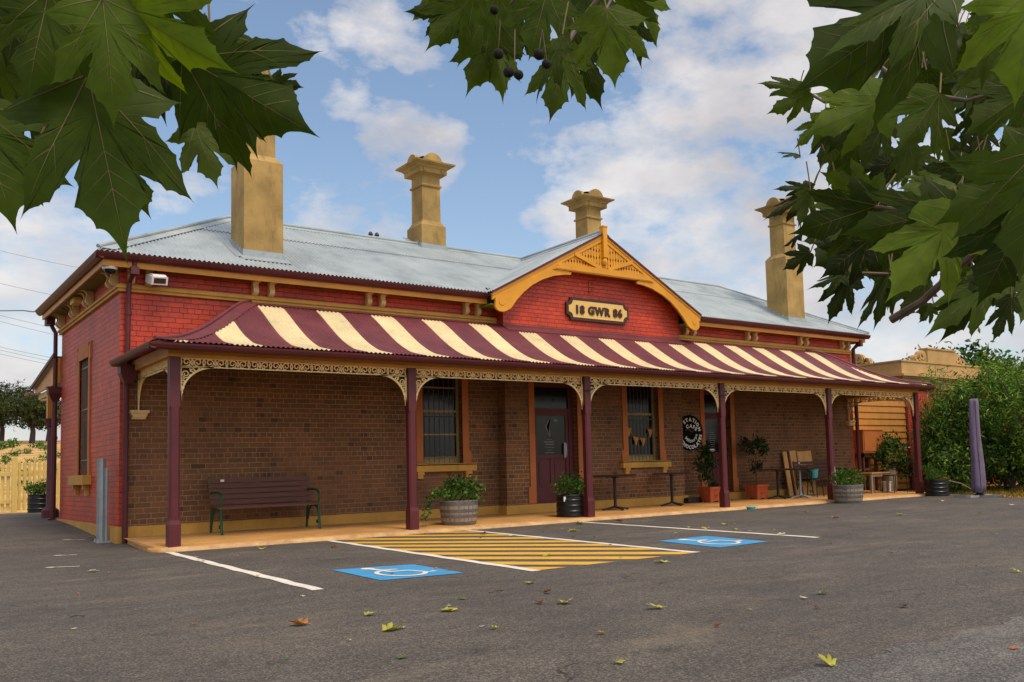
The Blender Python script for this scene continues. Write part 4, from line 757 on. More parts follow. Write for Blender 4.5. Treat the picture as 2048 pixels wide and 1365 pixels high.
def ribbon(mb, pts, w_, y0, y1, mp):
    """flat ribbon of width w_ in a 2-D plane, y0..y1 thick; mp maps (s, z, t) to space"""
    n = len(pts); L_, R_2 = [], []
    for i in range(n):
        a = pts[max(i-1,0)]; b = pts[min(i+1,n-1)]; dx, dz = b[0]-a[0], b[1]-a[1]; l = math.hypot(dx,dz) or 1
        nx, nz = -dz/l*w_/2, dx/l*w_/2
        L_.append((pts[i][0]+nx, pts[i][1]+nz)); R_2.append((pts[i][0]-nx, pts[i][1]-nz))
    vs = [mp(p[0],p[1],t_) for t_ in (y0,y1) for p in L_+R_2]; k = 2*n
    fs = []
    for i in range(n-1):
        fs += [(i,i+1,n+i+1,n+i),(k+i,k+n+i,k+n+i+1,k+i+1),(i,k+i,k+i+1,i+1),(n+i,n+i+1,k+n+i+1,k+n+i)]
    mb.add(vs, fs)
def frieze(x0, x1, mp, name='lace_frieze'):
    m = MB(); z0 = 2.645; w_ = x1-x0
    for ln in lace_lines(w_-.02): ribbon(m, [(x0+.01+p[0], z0+p[1]) for p in ln], .0150, -.008, .008, mp)
    for z in (z0-.004, z0+.118): ribbon(m, [(x0, z),(x1, z)], .016, -.011, .011, mp)
    return S(m, name, M['lace'], fix=False)
def lbracket(x, s, mp):
    m = MB(); z1 = 2.64; Lx, Lz = .47, .50
    arc = [(x+s*Lx*(1-math.cos(PI/2*k/16))*1.0, z1-Lz+Lz*math.sin(PI/2*k/16)) for k in range(17)]
    arc = [(x+s*.012+s*(Lx-.012)*(1-math.sin(PI/2*(1-k/16))), z1-Lz+Lz*math.sin(PI/2*k/16)**.9) for k in range(17)]
    ribbon(m, arc, .026, -.011, .011, mp); ribbon(m, [(x+s*.012,z1-Lz),(x+s*.012,z1)], .024, -.011, .011, mp); ribbon(m, [(x,z1-.006),(x+s*Lx,z1-.006)], .016, -.011, .011, mp)
    P2 = lambda a, b: (x+s*a, z1-b)
    for cx, cz, r, tn in ((.082,.105,.062,1.6),(.050,.215,.036,1.3),(.185,.050,.036,1.3),(.036,.298,.024,1.2),(.27,.034,.022,1.1),(.026,.37,.015,1.0)):
        ribbon(m, [P2(p[0],p[1]) for p in spiral(cx,cz,r,tn,0,1,20)], .0125, -.008, .008, mp)
    ribbon(m, [P2(.02,.165),P2(.07,.172)], .011,-.008,.008,mp); ribbon(m, [P2(.14,.02),P2(.148,.075)], .011,-.008,.008,mp)
    return S(m, 'lace_bracket', M['lace'], fix=False)
front = lambda s_, z, t_: (s_, PY+t_, z)
for k in range(5):
    a, b = POSTS[k]+.075, POSTS[k+1]-.075
    frieze(a, b, front); lbracket(a, 1, front); lbracket(b, -1, front)
for X in (PX0, L-PX0):
    mp = lambda s_, z, t_, X=X: (X+t_, s_, z)
    frieze(PY+.075, -.03, mp); lbracket(PY+.075, 1, mp); lbracket(-.03, -1, mp)
    m = MB(); m.box(X-.14,X+.14,-.17,0,2.105,2.145); m.prism([(X-.13,2.105),(X+.13,2.105),(X+.09,2.03),(X-.09,2.03)], 1, -.14, 0); m.box(X-.10,X+.10,-.11,0,2.005,2.03)
    S(m, 'wall_corbel', M['scroll'])
for k in (2,3):     # small hooks on the posts
    m = MB(); x = POSTS[k]; m.tube([(x-.07,PY-.08,2.49),(x+.02,PY-.14,2.50),(x+.14,PY-.12,2.54)], .010, 6); S(m, 'post_hook', M['dark'], smooth=True)
# ---------------------------------------------------------------- rainwater goods
def rainhead(x, y, zt, name='rainwater_head'):
    m = MB()
    def fr(w0,d0,z0,w1,d1,z1): 
        v = [(x+a*w0/2,y+b*d0/2,z0) for a,b in ((-1,-1),(1,-1),(1,1),(-1,1))]+[(x+a*w1/2,y+b*d1/2,z1) for a,b in ((-1,-1),(1,-1),(1,1),(-1,1))]
        m.add(v, [(3,2,1,0),(4,5,6,7),(0,1,5,4),(1,2,6,5),(2,3,7,6),(3,0,4,7)])
    fr(.11,.11,zt-.30,.26,.22,zt-.14); fr(.26,.22,zt-.14,.27,.23,zt-.02); fr(.30,.25,zt-.02,.30,.25,zt)
    return S(m, name, M['maroon'])
def pipe(pts, r=.038, bands=()):
    m = MB(); m.tube(pts, r, 12)
    for p in bands: m.lathe([(r+.012,-.03),(r+.012,.03)], p, 12)
    return S(m, 'downpipe', M['maroon'], smooth=True)
m = MB(); m.box(.08,.17,-.36,-.27,4.30,4.50); 
pipe([(.13,-.32,4.50),(.13,-.32,4.36),(.12,-.20,4.27),(.11,-.085,4.2),(.10,-.085,4.05),(.09,-.085,2.84)], .036, [(.1,-.085,3.7)])
m = MB(); m.box(.07,.19,-.385,-.255,4.28,4.40); S(m, 'downpipe_socket', M['maroon'])
rainhead(.09,-.13,2.86)
pipe([(.07,-.10,2.58),(.07,-.10,1.5),(.07,-.10,.06)], .042, [(.07,-.1,1.62),(.07,-.1,.9)])
m = MB(); m.box(-.28,-.12,Dp+.02,Dp+.28,4.26,4.44); S(m, 'downpipe_socket', M['maroon'])
pipe([(-.2,Dp+.2,4.36),(-.14,Dp+.16,4.2),(-.10,Dp+.1,4.1),(-.10,Dp+.1,2.95)], .04)
rainhead(-.10,Dp+.10,2.99)
pipe([(-.10,Dp+.1,2.72),(-.10,Dp+.1,1.9),(-.10,Dp+.12,.32),(-.16,Dp+.02,.28)], .05, [(-.10,Dp+.1,1.95)])
m = MB(); m.box(L+.02,L+.13,-.37,-.25,4.26,4.44); S(m, 'downpipe_socket', M['maroon'])
pipe([(L+.08,-.31,4.40),(L+.08,-.2,4.30),(L+.06,-.08,4.2),(L+.06,-.08,2.5),(L+.07,-.08,.12)], .055)
# ---------------------------------------------------------------- platform awning behind the left corner
m = MB(); y0, y1, z0, z1 = Dp+.02, 8.45, 3.50, 3.10
m.add([(-.12,y0,z0+.12),(L,y0,z0+.12),(L,y1,z1+.1),(-.12,y1,z1+.1)], [(0,1,2,3)]); aw = S(m, 'platform_awning', M['zinc'], fix=False)
m = MB(); m.prism([(y0,z0+.08),(y1-.1,z1+.06),(y1-.1,z1-.02),(y0,z1-.02)], 0, -.06, -.02); S(m, 'awning_fascia', M['orange'], aw)
m = MB(); m.beam((-.14,y0,z0+.14),(-.14,y1+.1,z1+.11),.03,.07); S(m, 'awning_barge', M['maroon'], aw)
m = MB(); m.prism([(y1+.0-p, z1-.06+q) for p, q in gp], 0, -.25, L); S(m, 'awning_gutter', M['slat'], aw)
m = MB(); m.box(.02,.12,6.7,y1,z1-.14,z1-.021); m.tube([(.07,y1-.1,z1-.15),(.07,7.4,z1-.2),(.07,7.05,2.75),(.07,6.98,2.55)], .03, 8); S(m, 'awning_bracket', M['scroll'], aw)
m = MB(); m.box(-.02,.16,6.85,7.03,2.42,3.0); S(m, 'awning_post_head', M['orange'], aw)
m = MB(); m.lathe([(.17,.28),(.17,.46),(.12,.5),(.085,.55),(.075,2.25),(.10,2.28),(.10,2.32),(.15,2.40),(.15,2.44)], (.07,6.94,0), 16); S(m, 'awning_post', M['maroon'], aw, smooth=True)
# small lamp under the side eave
m = MB(); m.box(-.22,-.08,2.75,3.1,4.30,4.40); m.box(-.2,-.1,2.78,3.07,4.40,4.426); S(m, 'eave_lamp', M['platecream'])
# ================================================================== ground
def sstep(a, b, x): 
    q = max(0, min(1, (x-a)/(b-a))); return q*q*(3-2*q)
def gz(x, y): return .035 + .265*sstep(-1.5,6,y)
def hillz(x, y):
    z = gz(x, y) - .05
    if y > 14: z += .066*(min(y,95)-14) - .03*max(0, y-95)*.5
    z -= .0
    return z
def grid(xs, ys, zf, name, mat):
    nx, ny = len(xs), len(ys); m = MB()
    m.v = [(x,y,zf(x,y)) for y in ys for x in xs]
    m.f = [[j*nx+i,j*nx+i+1,(j+1)*nx+i+1,(j+1)*nx+i] for j in range(ny-1) for i in range(nx-1)]; m.m = [0]*len(m.f)
    return struct(m.build(name, mat, fix=False, smooth='all'))
def asphalt(name, a, b, cgrit, blue=False):
    t = NT(name); v = t.coord()
    big = t.noise(v, .55, 6, .6); med = t.noise(t.coord((1,2.2,1)), 1.6, 6, .65)
    c = t.ramp(t.math('ADD', t.math('MULTIPLY', big, .5), t.math('MULTIPLY', med, .5)), [(.36,lin(a)),(.64,lin(b))])
    vo = t.new('ShaderNodeTexVoronoi'); vo.inputs['Scale'].default_value = 105; t.link(v, vo.inputs['Vector'])
    g = t.ramp(vo.outputs['Color'], [(.1,BW(.5)),(.55,BW(1)),(.86,BW(1.9))]); c = t.mix(1, c, g, 'MULTIPLY')
    fine = t.noise(v, 190, 2, .5); c = t.mix(1, c, t.ramp(fine, [(.3,BW(.72)),(.7,BW(1.3))]), 'MULTIPLY')
    dust = t.ramp(t.noise(t.coord((.6,1.4,1)), .8, 8, .68), [(.55,BW(0)),(.75,BW(.42))]); c = t.mix(dust, c, lin(cgrit))
    st = t.ramp(t.noise(v, 2.3, 3, .5), [(.66,BW(0)),(.72,BW(.35))]); c = t.mix(st, c, lin('2a2624'))
    wv = t.new('ShaderNodeVectorMath', operation='MULTIPLY_ADD'); wn = t.new('ShaderNodeTexNoise'); wn.inputs['Scale'].default_value = 2.2; wn.inputs['Detail'].default_value = 6; t.link(v, wn.inputs['Vector'])
    t.link(wn.outputs['Color'], wv.inputs[0]); wv.inputs[1].default_value = (.6,.6,0); t.link(v, wv.inputs[2])
    ve = t.new('ShaderNodeTexVoronoi', feature='DISTANCE_TO_EDGE'); ve.inputs['Scale'].default_value = .33; t.link(wv.outputs[0], ve.inputs['Vector'])
    ck = t.math('MULTIPLY', t.math('LESS_THAN', ve.outputs['Distance'], .0022), t.ramp(t.noise(v, .45, 3), [(.5,BW(0)),(.6,BW(.75))])); c = t.mix(ck, c, lin('26221f'))
    so_ = t.ramp(t.noise(t.coord((1,1,1)), 1.1, 2, .4), [(.69,BW(0)),(.76,BW(.45))]); c = t.mix(so_, c, lin('2b2826'))
    t.base(c); t.rough(.85); t.bsdf.inputs['Specular IOR Level'].default_value = .3
    t.bump(t.math('ADD', t.math('MULTIPLY', vo.outputs['Distance'], 1.2), t.math('MULTIPLY', fine, .5)), .55, .006); return t.mat
AS1 = asphalt('asphalt', '453f39', '5b534a', '8f7b62'); AS2 = asphalt('older asphalt', '4b4743', '66605a', '8a7e6e')
def drygrass():
    t = NT('dry grass ground'); v = t.coord(); c = t.ramp(t.noise(v, 1.2, 8, .65), [(.3,lin('8a6a3a')),(.5,lin('c39a55')),(.7,lin('d9b46c'))])
    c = t.mix(t.ramp(t.noise(v, .35, 5, .6), [(.5,BW(0)),(.68,BW(.6))]), c, lin('7a4a2c')); c = t.mix(1, c, t.ramp(t.noise(v, 12, 4), [(.3,BW(.7)),(.7,BW(1.2))]), 'MULTIPLY')
    t.base(c); t.rough(.95); t.bump(t.noise(v, 14, 5), .6, .05); return t.mat
DG = drygrass()
gx = [-600,-300,-150,-80,-50,-30,-20,-12,-8,-5,-3,-1,1,3,5,8,12,17,19.5,21,24,28,34,45,60,90,150,300,600]
gy = [-300,-100,-40,-20,-10,-5,-2,0,2,4,6,8,10,12,14,17,21,26,32,40,50,60,70,80,88,95,105,130,180,300,600]
grid(gx, gy, hillz, 'ground', DG)
def xr(y): return 20.3 if y > -2.1 else 20.3+(y+2.1)*.74 if y > -5.2 else 18.0
m = MB(); ys = [-40,-30,-24,-20]+[ -18+.5*k for k in range(37)]+[.5+.5*k for k in range(24)]; ss = [k/80 for k in range(81)]
m.v = [(-40+(xr(y)+40)*s_ + (.25*math.sin(y*2.1)+.12*math.sin(y*5.3) if s_ == 1 else 0), y, gz(0,y)) for y in ys for s_ in ss]
n = len(ss); m.f = [[j*n+i,j*n+i+1,(j+1)*n+i+1,(j+1)*n+i] for j in range(len(ys)-1) for i in range(n-1)]; m.m = [0]*len(m.f)
struct(m.build('car_park', AS1, fix=False, smooth='all'))
m = MB(); r_ = random.Random(3); top = [(-.35+.05*k, -13.12+.03*math.sin(k*.5)+.02*math.sin(k*1.7)+r_.uniform(-.02,.02)) for k in range(300)]
m.v = [(x,y,.0385) for x,y in top]+[(x,-25,.0385) for x,y in top]; k = len(top); m.f = [[i,k+i,k+i+1,i+1] for i in range(k-1)]; m.m = [0]*len(m.f)
struct(m.build('road_patch', AS2, fix=False))
# ---------------------------------------------------------------- painted markings
def paintmat(name, c, wear=.5):
    t = NT(name); v = t.coord(); cc = t.mix(1, lin(c), t.ramp(t.noise(v, 3, 5), [(.3,BW(.85)),(.7,BW(1.06))]), 'MULTIPLY')
    n_ = t.noise(v, 60, 6, .75); f = t.ramp(n_, [(.56,BW(0)),(.66,BW(wear))]); cc = t.mix(f, cc, lin('4c443e')); t.base(cc); t.rough(.7)
    t.bump(t.noise(v, 150, 2), .35, .004); return t.mat
PW, PYl, PB = paintmat('white road paint', 'dcd2c2'), paintmat('yellow road paint', 'd3a02c', .8), paintmat('blue road paint', '3a8fbe', .8)
ZM = .040
def strip(p, q, w_, z=ZM):
    p, q = Vector(p), Vector(q); d = (q-p).normalized(); s_ = Vector((-d.y, d.x))*w_/2; m = MB(); n = 24
    vs = []
    for k in range(n+1):
        c = p.lerp(q, k/n) + Vector((.01*math.sin(k*1.7+p.x), 0)); j = 1+.05*math.sin(k*2.9)
        vs += [(c.x+s_.x*j,c.y+s_.y*j,z),(c.x-s_.x*j,c.y-s_.y*j,z)]
    m.add(vs, [(2*k,2*k+1,2*k+3,2*k+2) for k in range(n)]); return m
LB, LC = ((2.43,-2.46),(1.97,-8.54)), ((4.86,-2.46),(4.2,-8.49))
for p, q in (((.14,-2.40),(-.09,-8.17)), LB, LC, ((7.25,-2.45),(6.55,-8.35))): struct(strip(p, q, .105).build('parking_line', PW, fix=False))
def clip(poly, quad):
    for i in range(len(quad)):
        a, b = Vector(quad[i]), Vector(quad[(i+1)%len(quad)]); e = b-a; out = []
        side = lambda p: e.x*(p.y-a.y)-e.y*(p.x-a.x)
        for j in range(len(poly)):
            p, q = poly[j], poly[(j+1)%len(poly)]; sp, sq = side(p), side(q)
            if sp >= 0: out.append(p)
            if (sp >= 0) != (sq >= 0): out.append(p + (q-p)*(sp/(sp-sq)))
        poly = out
        if not poly: break
    return poly
quad = [(2.49,-2.42),(2.02,-8.5),(4.14,-8.5),(4.80,-2.42)]
m = MB(); e = Vector((.577,-.817)); nn = Vector((.817,.577))
for c in STRIPES:
    o = nn*c; wv = .15
    poly = [o-e*12-nn*wv, o+e*12-nn*wv, o+e*12+nn*wv, o-e*12+nn*wv]
    poly = clip(poly, quad)
    if len(poly) > 2: i = len(m.v); m.add([(p.x,p.y,ZM-.001) for p in poly], [tuple(range(len(poly)))])
struct(m.build('hatched_marking', PYl, fix=False))
def isa(A, B, C_, D_):
    A, B, C_, D_ = (Vector(v) for v in (A,B,C_,D_))
    mp = lambda u, v: (lambda p: (p.x, p.y))((A*(1-u)+B*u)*(1-v)+(D_*(1-u)+C_*u)*v)
    m = MB(); m.add([(*mp(u,v),ZM) for u,v in ((0,0),(1,0),(1,1),(0,1))], [(0,1,2,3)], 0)
    def rib(pts, w_, dz):
        n = len(pts); vs = []
        for i in range(n):
            a = pts[max(i-1,0)]; b = pts[min(i+1,n-1)]; dx, dy = b[0]-a[0], b[1]-a[1]; l = math.hypot(dx,dy)
            for s_ in (1,-1): vs.append((*mp(pts[i][0]-dy/l*w_/2*s_, pts[i][1]+dx/l*w_/2*s_), ZM+dz))
        m.add(vs, [(2*i,2*i+1,2*i+3,2*i+2) for i in range(n-1)], 1)
    m.add([(*mp(.36+.075*math.cos(2*PI*k/16), .13+.075*math.sin(2*PI*k/16)), ZM+.003) for k in range(16)], [tuple(range(16))], 1)
    rib([(.38,.20),(.41,.36),(.44,.52)], .075, .003); rib([(.41,.33),(.60,.335)], .05, .0036); rib([(.43,.50),(.64,.50),(.73,.74),(.84,.70)], .06, .0042)
    rib([(.46+.25*math.cos(a), .64+.25*math.sin(a)) for a in np.linspace(PI*1.35, PI*.12, 24)], .055, .0048)
    struct(m.build('accessible_bay_marking', [PB, PW], fix=False))
isa((.67,-6.67),(1.5,-6.89),(1.42,-8.09),(.59,-7.99)); isa((5.06,-6.93),(5.99,-6.89),(5.74,-8.21),(4.78,-8.3))
for k, (x,y,w_) in enumerate(((-.44,1.0,.24),(-.95,-1.5,.22),(-1.30,-3.5,.28))):
    m = MB(); r_ = random.Random(k)
    for j in range(7):
        cx = x+(j/6-.5)*w_*.9; cy = y-(j/6-.5)*w_*.55; rr = r_.uniform(.012,.03) if j else .05
        m.add([(cx+rr*1.2*r_.uniform(.6,1.3)*math.cos(2*PI*q/9), cy+rr*1.1*r_.uniform(.6,1.3)*math.sin(2*PI*q/9), gz(cx,cy)+.006) for q in range(9)], [tuple(range(9))])
    struct(m.build('paint_mark', PW, fix=False))
# ---------------------------------------------------------------- verandah floor with its rounded kerb
def concrete():
    t = NT('ochre painted concrete'); v = t.coord(); c = t.ramp(t.noise(v, 1.4, 7, .6), [(.3,lin('a8763c')),(.7,lin('c8924e'))])
    sx = t.new('ShaderNodeSeparateXYZ'); t.link(v, sx.inputs[0]); k = t.ramp(t.math('MULTIPLY_ADD', sx.outputs[1], -1, -2.2), [(0,BW(0)),(.09,BW(1))])
    c = t.mix(k, c, t.ramp(t.noise(v, 4, 7, .65), [(.3,lin('a87f52')),(.7,lin('d2aa78'))]))
    cr = t.ramp(t.noise(t.coord((1,.6,1)), 1.8, 6, .8), [(.49,BW(0)),(.5,BW(.55)),(.51,BW(0))]); c = t.mix(cr, c, lin('5c4028'))
    t.base(c); t.rough(.85); t.bump(t.noise(v, 45, 5), .35, .006); return t.mat
m = MB(); prof = [(.0,.15),(-2.2,.097),(-2.28,.092),(-2.33,.08),(-2.362,.055),(-2.375,.02),(-2.38,-.1),(0,-.1)]
xsn = [k*.25 for k in range(79)]; xs_ = [-.02,.05,.13]+[x for x in xsn if x > .2]+[19.6]
r_ = random.Random(9); vs = []; n = len(prof)
for i, x in enumerate(xs_):
    sh = {0:.86,1:.95,2:.985}.get(i,1); jy, jz = r_.uniform(-.012,.012), r_.uniform(-.006,.004)
    for j, (y,z) in enumerate(prof): vs.append((x+(.13 if i == 0 and y > -.2 else 0), y*sh+(jy if 1 < j < 6 else 0), z+(jz if 1 < j < 6 else 0)-(.02 if i == 0 and j < 6 else 0)))
m.add(vs, [(i*n+j,i*n+(j+1)%n,(i+1)*n+(j+1)%n,(i+1)*n+j) for i in range(len(xs_)-1) for j in range(n)]+[tuple(range(n)),tuple((len(xs_)-1)*n+j for j in range(n-1,-1,-1))])
struct(m.build('verandah_floor', concrete(), smooth=True))
fz = lambda y: .15+.024*y
# ================================================================== foliage
def foliage(name, mat, parent, pts, size, aspect=.4, bias=(0,0,.2), spread=1., out=None, kind=None):
    """many small pointed leaves, each a folded kite, at the given points"""
    P_ = np.asarray(pts, float); n = len(P_)
    d = rng.normal(size=(n,3))*spread + np.array(bias)
    if out is not None: d += out
    d /= np.linalg.norm(d, axis=1)[:,None]; a = rng.normal(size=(n,3)); s_ = np.cross(d, a); s_ /= np.linalg.norm(s_, axis=1)[:,None]+1e-9
    nn_ = np.cross(s_, d); l = size*rng.uniform(.6,1.25,size=(n,1)); w_ = l*aspect*.5
    p0, p2 = P_, P_+d*l; mid = P_+d*l*.45 + nn_*l*.05
    V = np.stack([p0, mid+s_*w_, p2 - nn_*l*.08, mid-s_*w_, P_+d*l*.45-nn_*l*.02], 1).reshape(-1,3)
    o = np.array(wloc(parent)) if parent is not None else 0
    V = V - o
    i = (np.arange(n)*5)[:,None]; F = np.concatenate([i+np.array([[0,1,4]]), i+np.array([[1,2,4]]), i+np.array([[4,2,3]]), i+np.array([[0,4,3]])], 1).reshape(-1,3)
    me = bpy.data.meshes.new(name); me.vertices.add(len(V)); me.vertices.foreach_set('co', V.astype(np.float32).ravel())
    me.loops.add(F.size); me.loops.foreach_set('vertex_index', F.ravel().astype(np.int32)); me.polygons.add(len(F)); me.polygons.foreach_set('loop_start', np.arange(0,F.size,3,dtype=np.int32))
    me.materials.append(mat); me.update(calc_edges=True); me.validate()
    ob = bpy.data.objects.new(name, me); COL.objects.link(ob)
    if parent is not None: ob.parent = parent
    if kind: ob['kind'] = kind
    return ob
def clumps(c, rad, nc, per, cr, flat=1., hollow=.55):
    """points in clumps spread through an ellipsoid, denser towards its skin"""
    out = []; c = np.array(c); rad = np.array(rad)
    for k in range(nc):
        u = rng.normal(size=3); u /= np.linalg.norm(u); q = c + u*rad*rng.uniform(hollow,1.0)**.7
        out.append(q + rng.normal(size=(int(per*rng.uniform(.5,1.4)),3))*cr*np.array([1,1,flat]))
    return np.concatenate(out)
def shrub(name, label, cat, base, c, rad, nc, per, cr, mat, size, aspect, group=None, stems=5, bias=(0,0,-.2), stem_r=.03, kindname='foliage', keep=None, hollow=.55):
    t_ = thing(name, label, cat, base, group)
    P_ = clumps(c, rad, nc, per, cr, hollow=hollow); P_ = P_[P_[:,2] > base[2]+.04]
    if keep is not None: P_ = P_[keep(P_)]
    foliage(kindname, mat, t_, P_, size, aspect, bias)
    m = MB(); r_ = random.Random(nc)
    for k in range(stems):
        e = Vector(c)+Vector((r_.uniform(-.75,.75)*rad[0], r_.uniform(-.75,.75)*rad[1], r_.uniform(-.2,.7)*rad[2])); b = Vector(base)+Vector((r_.uniform(-.12,.12),r_.uniform(-.12,.12),-.03))
        mid = b.lerp(e,.5)+Vector((r_.uniform(-.1,.1),r_.uniform(-.1,.1),.1))*rad[0]*.5; m.tube([b, mid, e], stem_r, 6, taper=.3)
    m.build('trunk' if cat == 'tree' else 'stem', M['trunk'], t_, smooth=True); return t_
# ================================================================== benches
def make_bench(label, loc, rz=0):
    t_ = thing('park_bench', label, 'bench', loc)
    x0, y0, z0 = loc
    LN = .86
    m = MB()
    for k in range(4): m.beam((x0-LN, y0-.24+.115*k, z0+.425+(.006 if k else -.012)), (x0+LN, y0-.24+.115*k, z0+.425+(.006 if k else -.012)), .095, .028)
    m.build('seat', M['slat'], t_)
    m = MB()
    for k in range(5):
        z = z0+.50+.088*k; y = y0+.165+.03*k; m.beam((x0-LN,y,z), (x0+LN,y,z), .026, .074)
    m.build('backrest', M['slat'], t_)
    for s in (-1,1):
        x = x0+s*(LN-.05)
        m = MB(); T = lambda pts, r: m.tube([(x,y0+a,z0+b) for a,b in pts], r, 6)
        T([(-.27,.40),(-.275,.30),(-.29,.15),(-.31,.03),(-.33,.0)], .022); T([(.20,.42),(.23,.28),(.25,.12),(.27,.0)], .022)
        T([(-.27,.26),(-.21,.36),(-.08,.395),(.05,.38),(.16,.30),(.22,.15)], .018)
        T([(-.29,.18),(-.25,.11),(-.20,.09),(-.185,.12),(-.21,.14)], .014)
        T([(-.28,.40),(.0,.405),(.19,.42),(.22,.60),(.31,.92)], .02)
        m.build('end_frame', M['green_iron'], t_, smooth=True)
        m = MB(); T([(.24,.66),(.10,.665),(-.12,.66),(-.23,.64),(-.285,.59),(-.29,.52),(-.265,.45)], .02); m.build('armrest', M['green_iron'], t_, smooth=True)
    m = MB(); m.box(x0-.66,x0-.60,y0+.255,y0+.27,z0+.835,z0+.87); m.build('plate', M['white'], t_)
    return t_
make_bench('dark slatted bench with green iron ends against the blank brick wall', (2.15,-.47,fz(-.47)))
make_bench('dark slatted bench behind the outdoor tables, in front of the leaning boards', (17.1,-.42,fz(-.42)))
# ================================================================== planters
def staves(mb, prof, c, n=26, mi=0): mb.lathe(prof, c, n, mi)
def barrel(label, loc, r, h, plant):
    t_ = thing('barrel_planter', label, 'planter', loc, 'half barrel planters along the kerb'); x,y,z = loc
    m = MB(); n = 24
    prof = [(r*.86,0),(r*.90,h*.12),(r*.95,h*.35),(r*.985,h*.65),(r,h)]
    for k in range(n):
        a0, a1 = 2*PI*k/n+.012, 2*PI*(k+1)/n-.012
        vs = [(x+rr*math.cos(a), y+rr*math.sin(a), z+zz) for a in (a0,a1) for rr,zz in prof]; q = len(prof)
        inn = [(x+(rr-.025)*math.cos(a), y+(rr-.025)*math.sin(a), z+zz) for a in (a0,a1) for rr,zz in prof]
        m.add(vs+inn, [(j,j+1,q+j+1,q+j) for j in range(q-1)]+[(2*q+j,3*q+j,3*q+j+1,2*q+j+1) for j in range(q-1)]+[(q-1,2*q-1,4*q-1,3*q-1)]+[(j,2*q+j,2*q+j+1,j+1) for j in range(q-1)]+[(q+j,q+j+1,3*q+j+1,3*q+j) for j in range(q-1)])
    m.lathe([(r*.84,.01),(r*.88,h*.5),(r*.93,h*.9)], loc, n)
    tub = m.build('tub', M['stave'], t_)
    for za, zb in ((.0,.13),(.30,.42),(.52,.64),(.80,.97)):
        f = lambda q: float(np.interp(q,[0,.12,.35,.65,1],[.86,.90,.95,.985,1]))*r+.004
        m = MB(); m.lathe([(f(za),h*za),(f(zb),h*zb),(f(zb)-.006,h*zb),(f(za)-.006,h*za)], loc, 32, cap=False); m.build('hoop', M['hoop'], tub, smooth=True)
    m = MB(); m.lathe([(.001,h*.9),(r*.95,h*.88)], loc, 20, cap=False); m.build('soil', M['soil'], t_)
    plant(t_, x, y, z+h); return t_
def plant1(t_, x, y, z):
    P_ = clumps((x+.03,y,z+.16), (.36,.32,.17), 34, 34, .07); foliage('plant', M['planter_leaf'], t_, P_, .065, .55, (0,0,.5))
    P_ = np.concatenate([np.array([x-.30-.42*s, y-.05-.03*s, z+.12+.12*math.sin(3*s)-.40*s*s])+rng.normal(size=(26,3))*.055*(1-.4*s) for s in np.linspace(0,1,9)]); foliage('trailing_stem', M['planter_leaf'], t_, P_, .065, .5, (-.3,0,-.3))
    m = MB(); m.tube([(x-.1,y,z),(x-.35,y-.05,z+.14),(x-.55,y-.06,z-.06),(x-.68,y-.07,z-.27)], .006, 5); m.build('trailing_stem', M['trunk'], t_)
def plant2(t_, x, y, z):
    P_ = clumps((x,y,z+.13), (.36,.34,.18), 36, 36, .07); foliage('plant', M['planter_leaf'], t_, P_, .07, .4, (0,0,.7))
barrel('weathered half barrel planter with a trailing plant beside the second verandah post', (5.08,-1.80,fz(-1.8)), .335, .42, plant1)
barrel('weathered half barrel planter with bushy greenery standing on the asphalt by the kerb', (14.98,-2.74,.036), .35, .42, plant2)
def drum(label, loc, r, h, plant, sticker=False):
    t_ = thing('drum_planter', label, 'planter', loc, 'black steel drum planters'); x,y,z = loc
    m = MB(); prof = [(r,0),(r+.012,.01),(r+.012,.03),(r,.04)]
    for k in range(1,4): zz = h*k/4; prof += [(r,zz-.022),(r+.010,zz-.008),(r+.010,zz+.008),(r,zz+.022)]
    prof += [(r,h-.03),(r+.014,h-.015),(r+.008,h),(r-.01,h),(r-.015,h-.05)]
    m.lathe(prof, loc, 36); m.build('drum', M['black'], t_, smooth=True)
    m = MB(); m.lathe([(.001,h-.03),(r-.01,h-.05)], loc, 20, cap=False); m.build('soil', M['soil'], t_)
    if sticker: m = MB(); m.box(x-.205,x-.135,y-r+.055,y-r+.06,z+h-.12,z+h-.03); m.xf(Matrix.Translation((x,y,0)) @ Matrix.Rotation(-.35,4,'Z') @ Matrix.Translation((-x,-y,0))); m.build('label_sticker', M['white'], t_)
    plant(t_, x, y, z+h); return t_
def plant3(t_, x, y, z): foliage('plant', M['planter_leaf'], t_, clumps((x,y,z+.16),(.32,.30,.17),40,40,.055), .055, .45, (0,0,.9))
def plant4(t_, x, y, z):
    foliage('plant', M['planter_leaf'], t_, clumps((x-.10,y,z+.16),(.26,.24,.18),20,36,.05), .09, .15, (0,0,1.2)); foliage('dry_plant', M['dry_leaf'], t_, clumps((x+.14,y,z+.04),(.16,.18,.05),12,30,.03), .07, .25, (.4,0,.3))
drum('black steel drum planter with fresh green herbs beside the third verandah post', (7.55,-1.80,fz(-1.8)), .275, .42, plant3, True)
drum('ribbed black drum planter of half dried plants near the lilac umbrella', (18.95,-2.62,.036), .29, .42, plant4)
drum('black drum planter of clipped green leaves in front of the picket gate', (.50,11.55,.27), .27, .50, lambda t_,x,y,z: foliage('plant', M['planter_leaf'], t_, clumps((x-.02,y,z+.14),(.32,.28,.16),34,34,.05), .07, .5, (0,0,.4)))
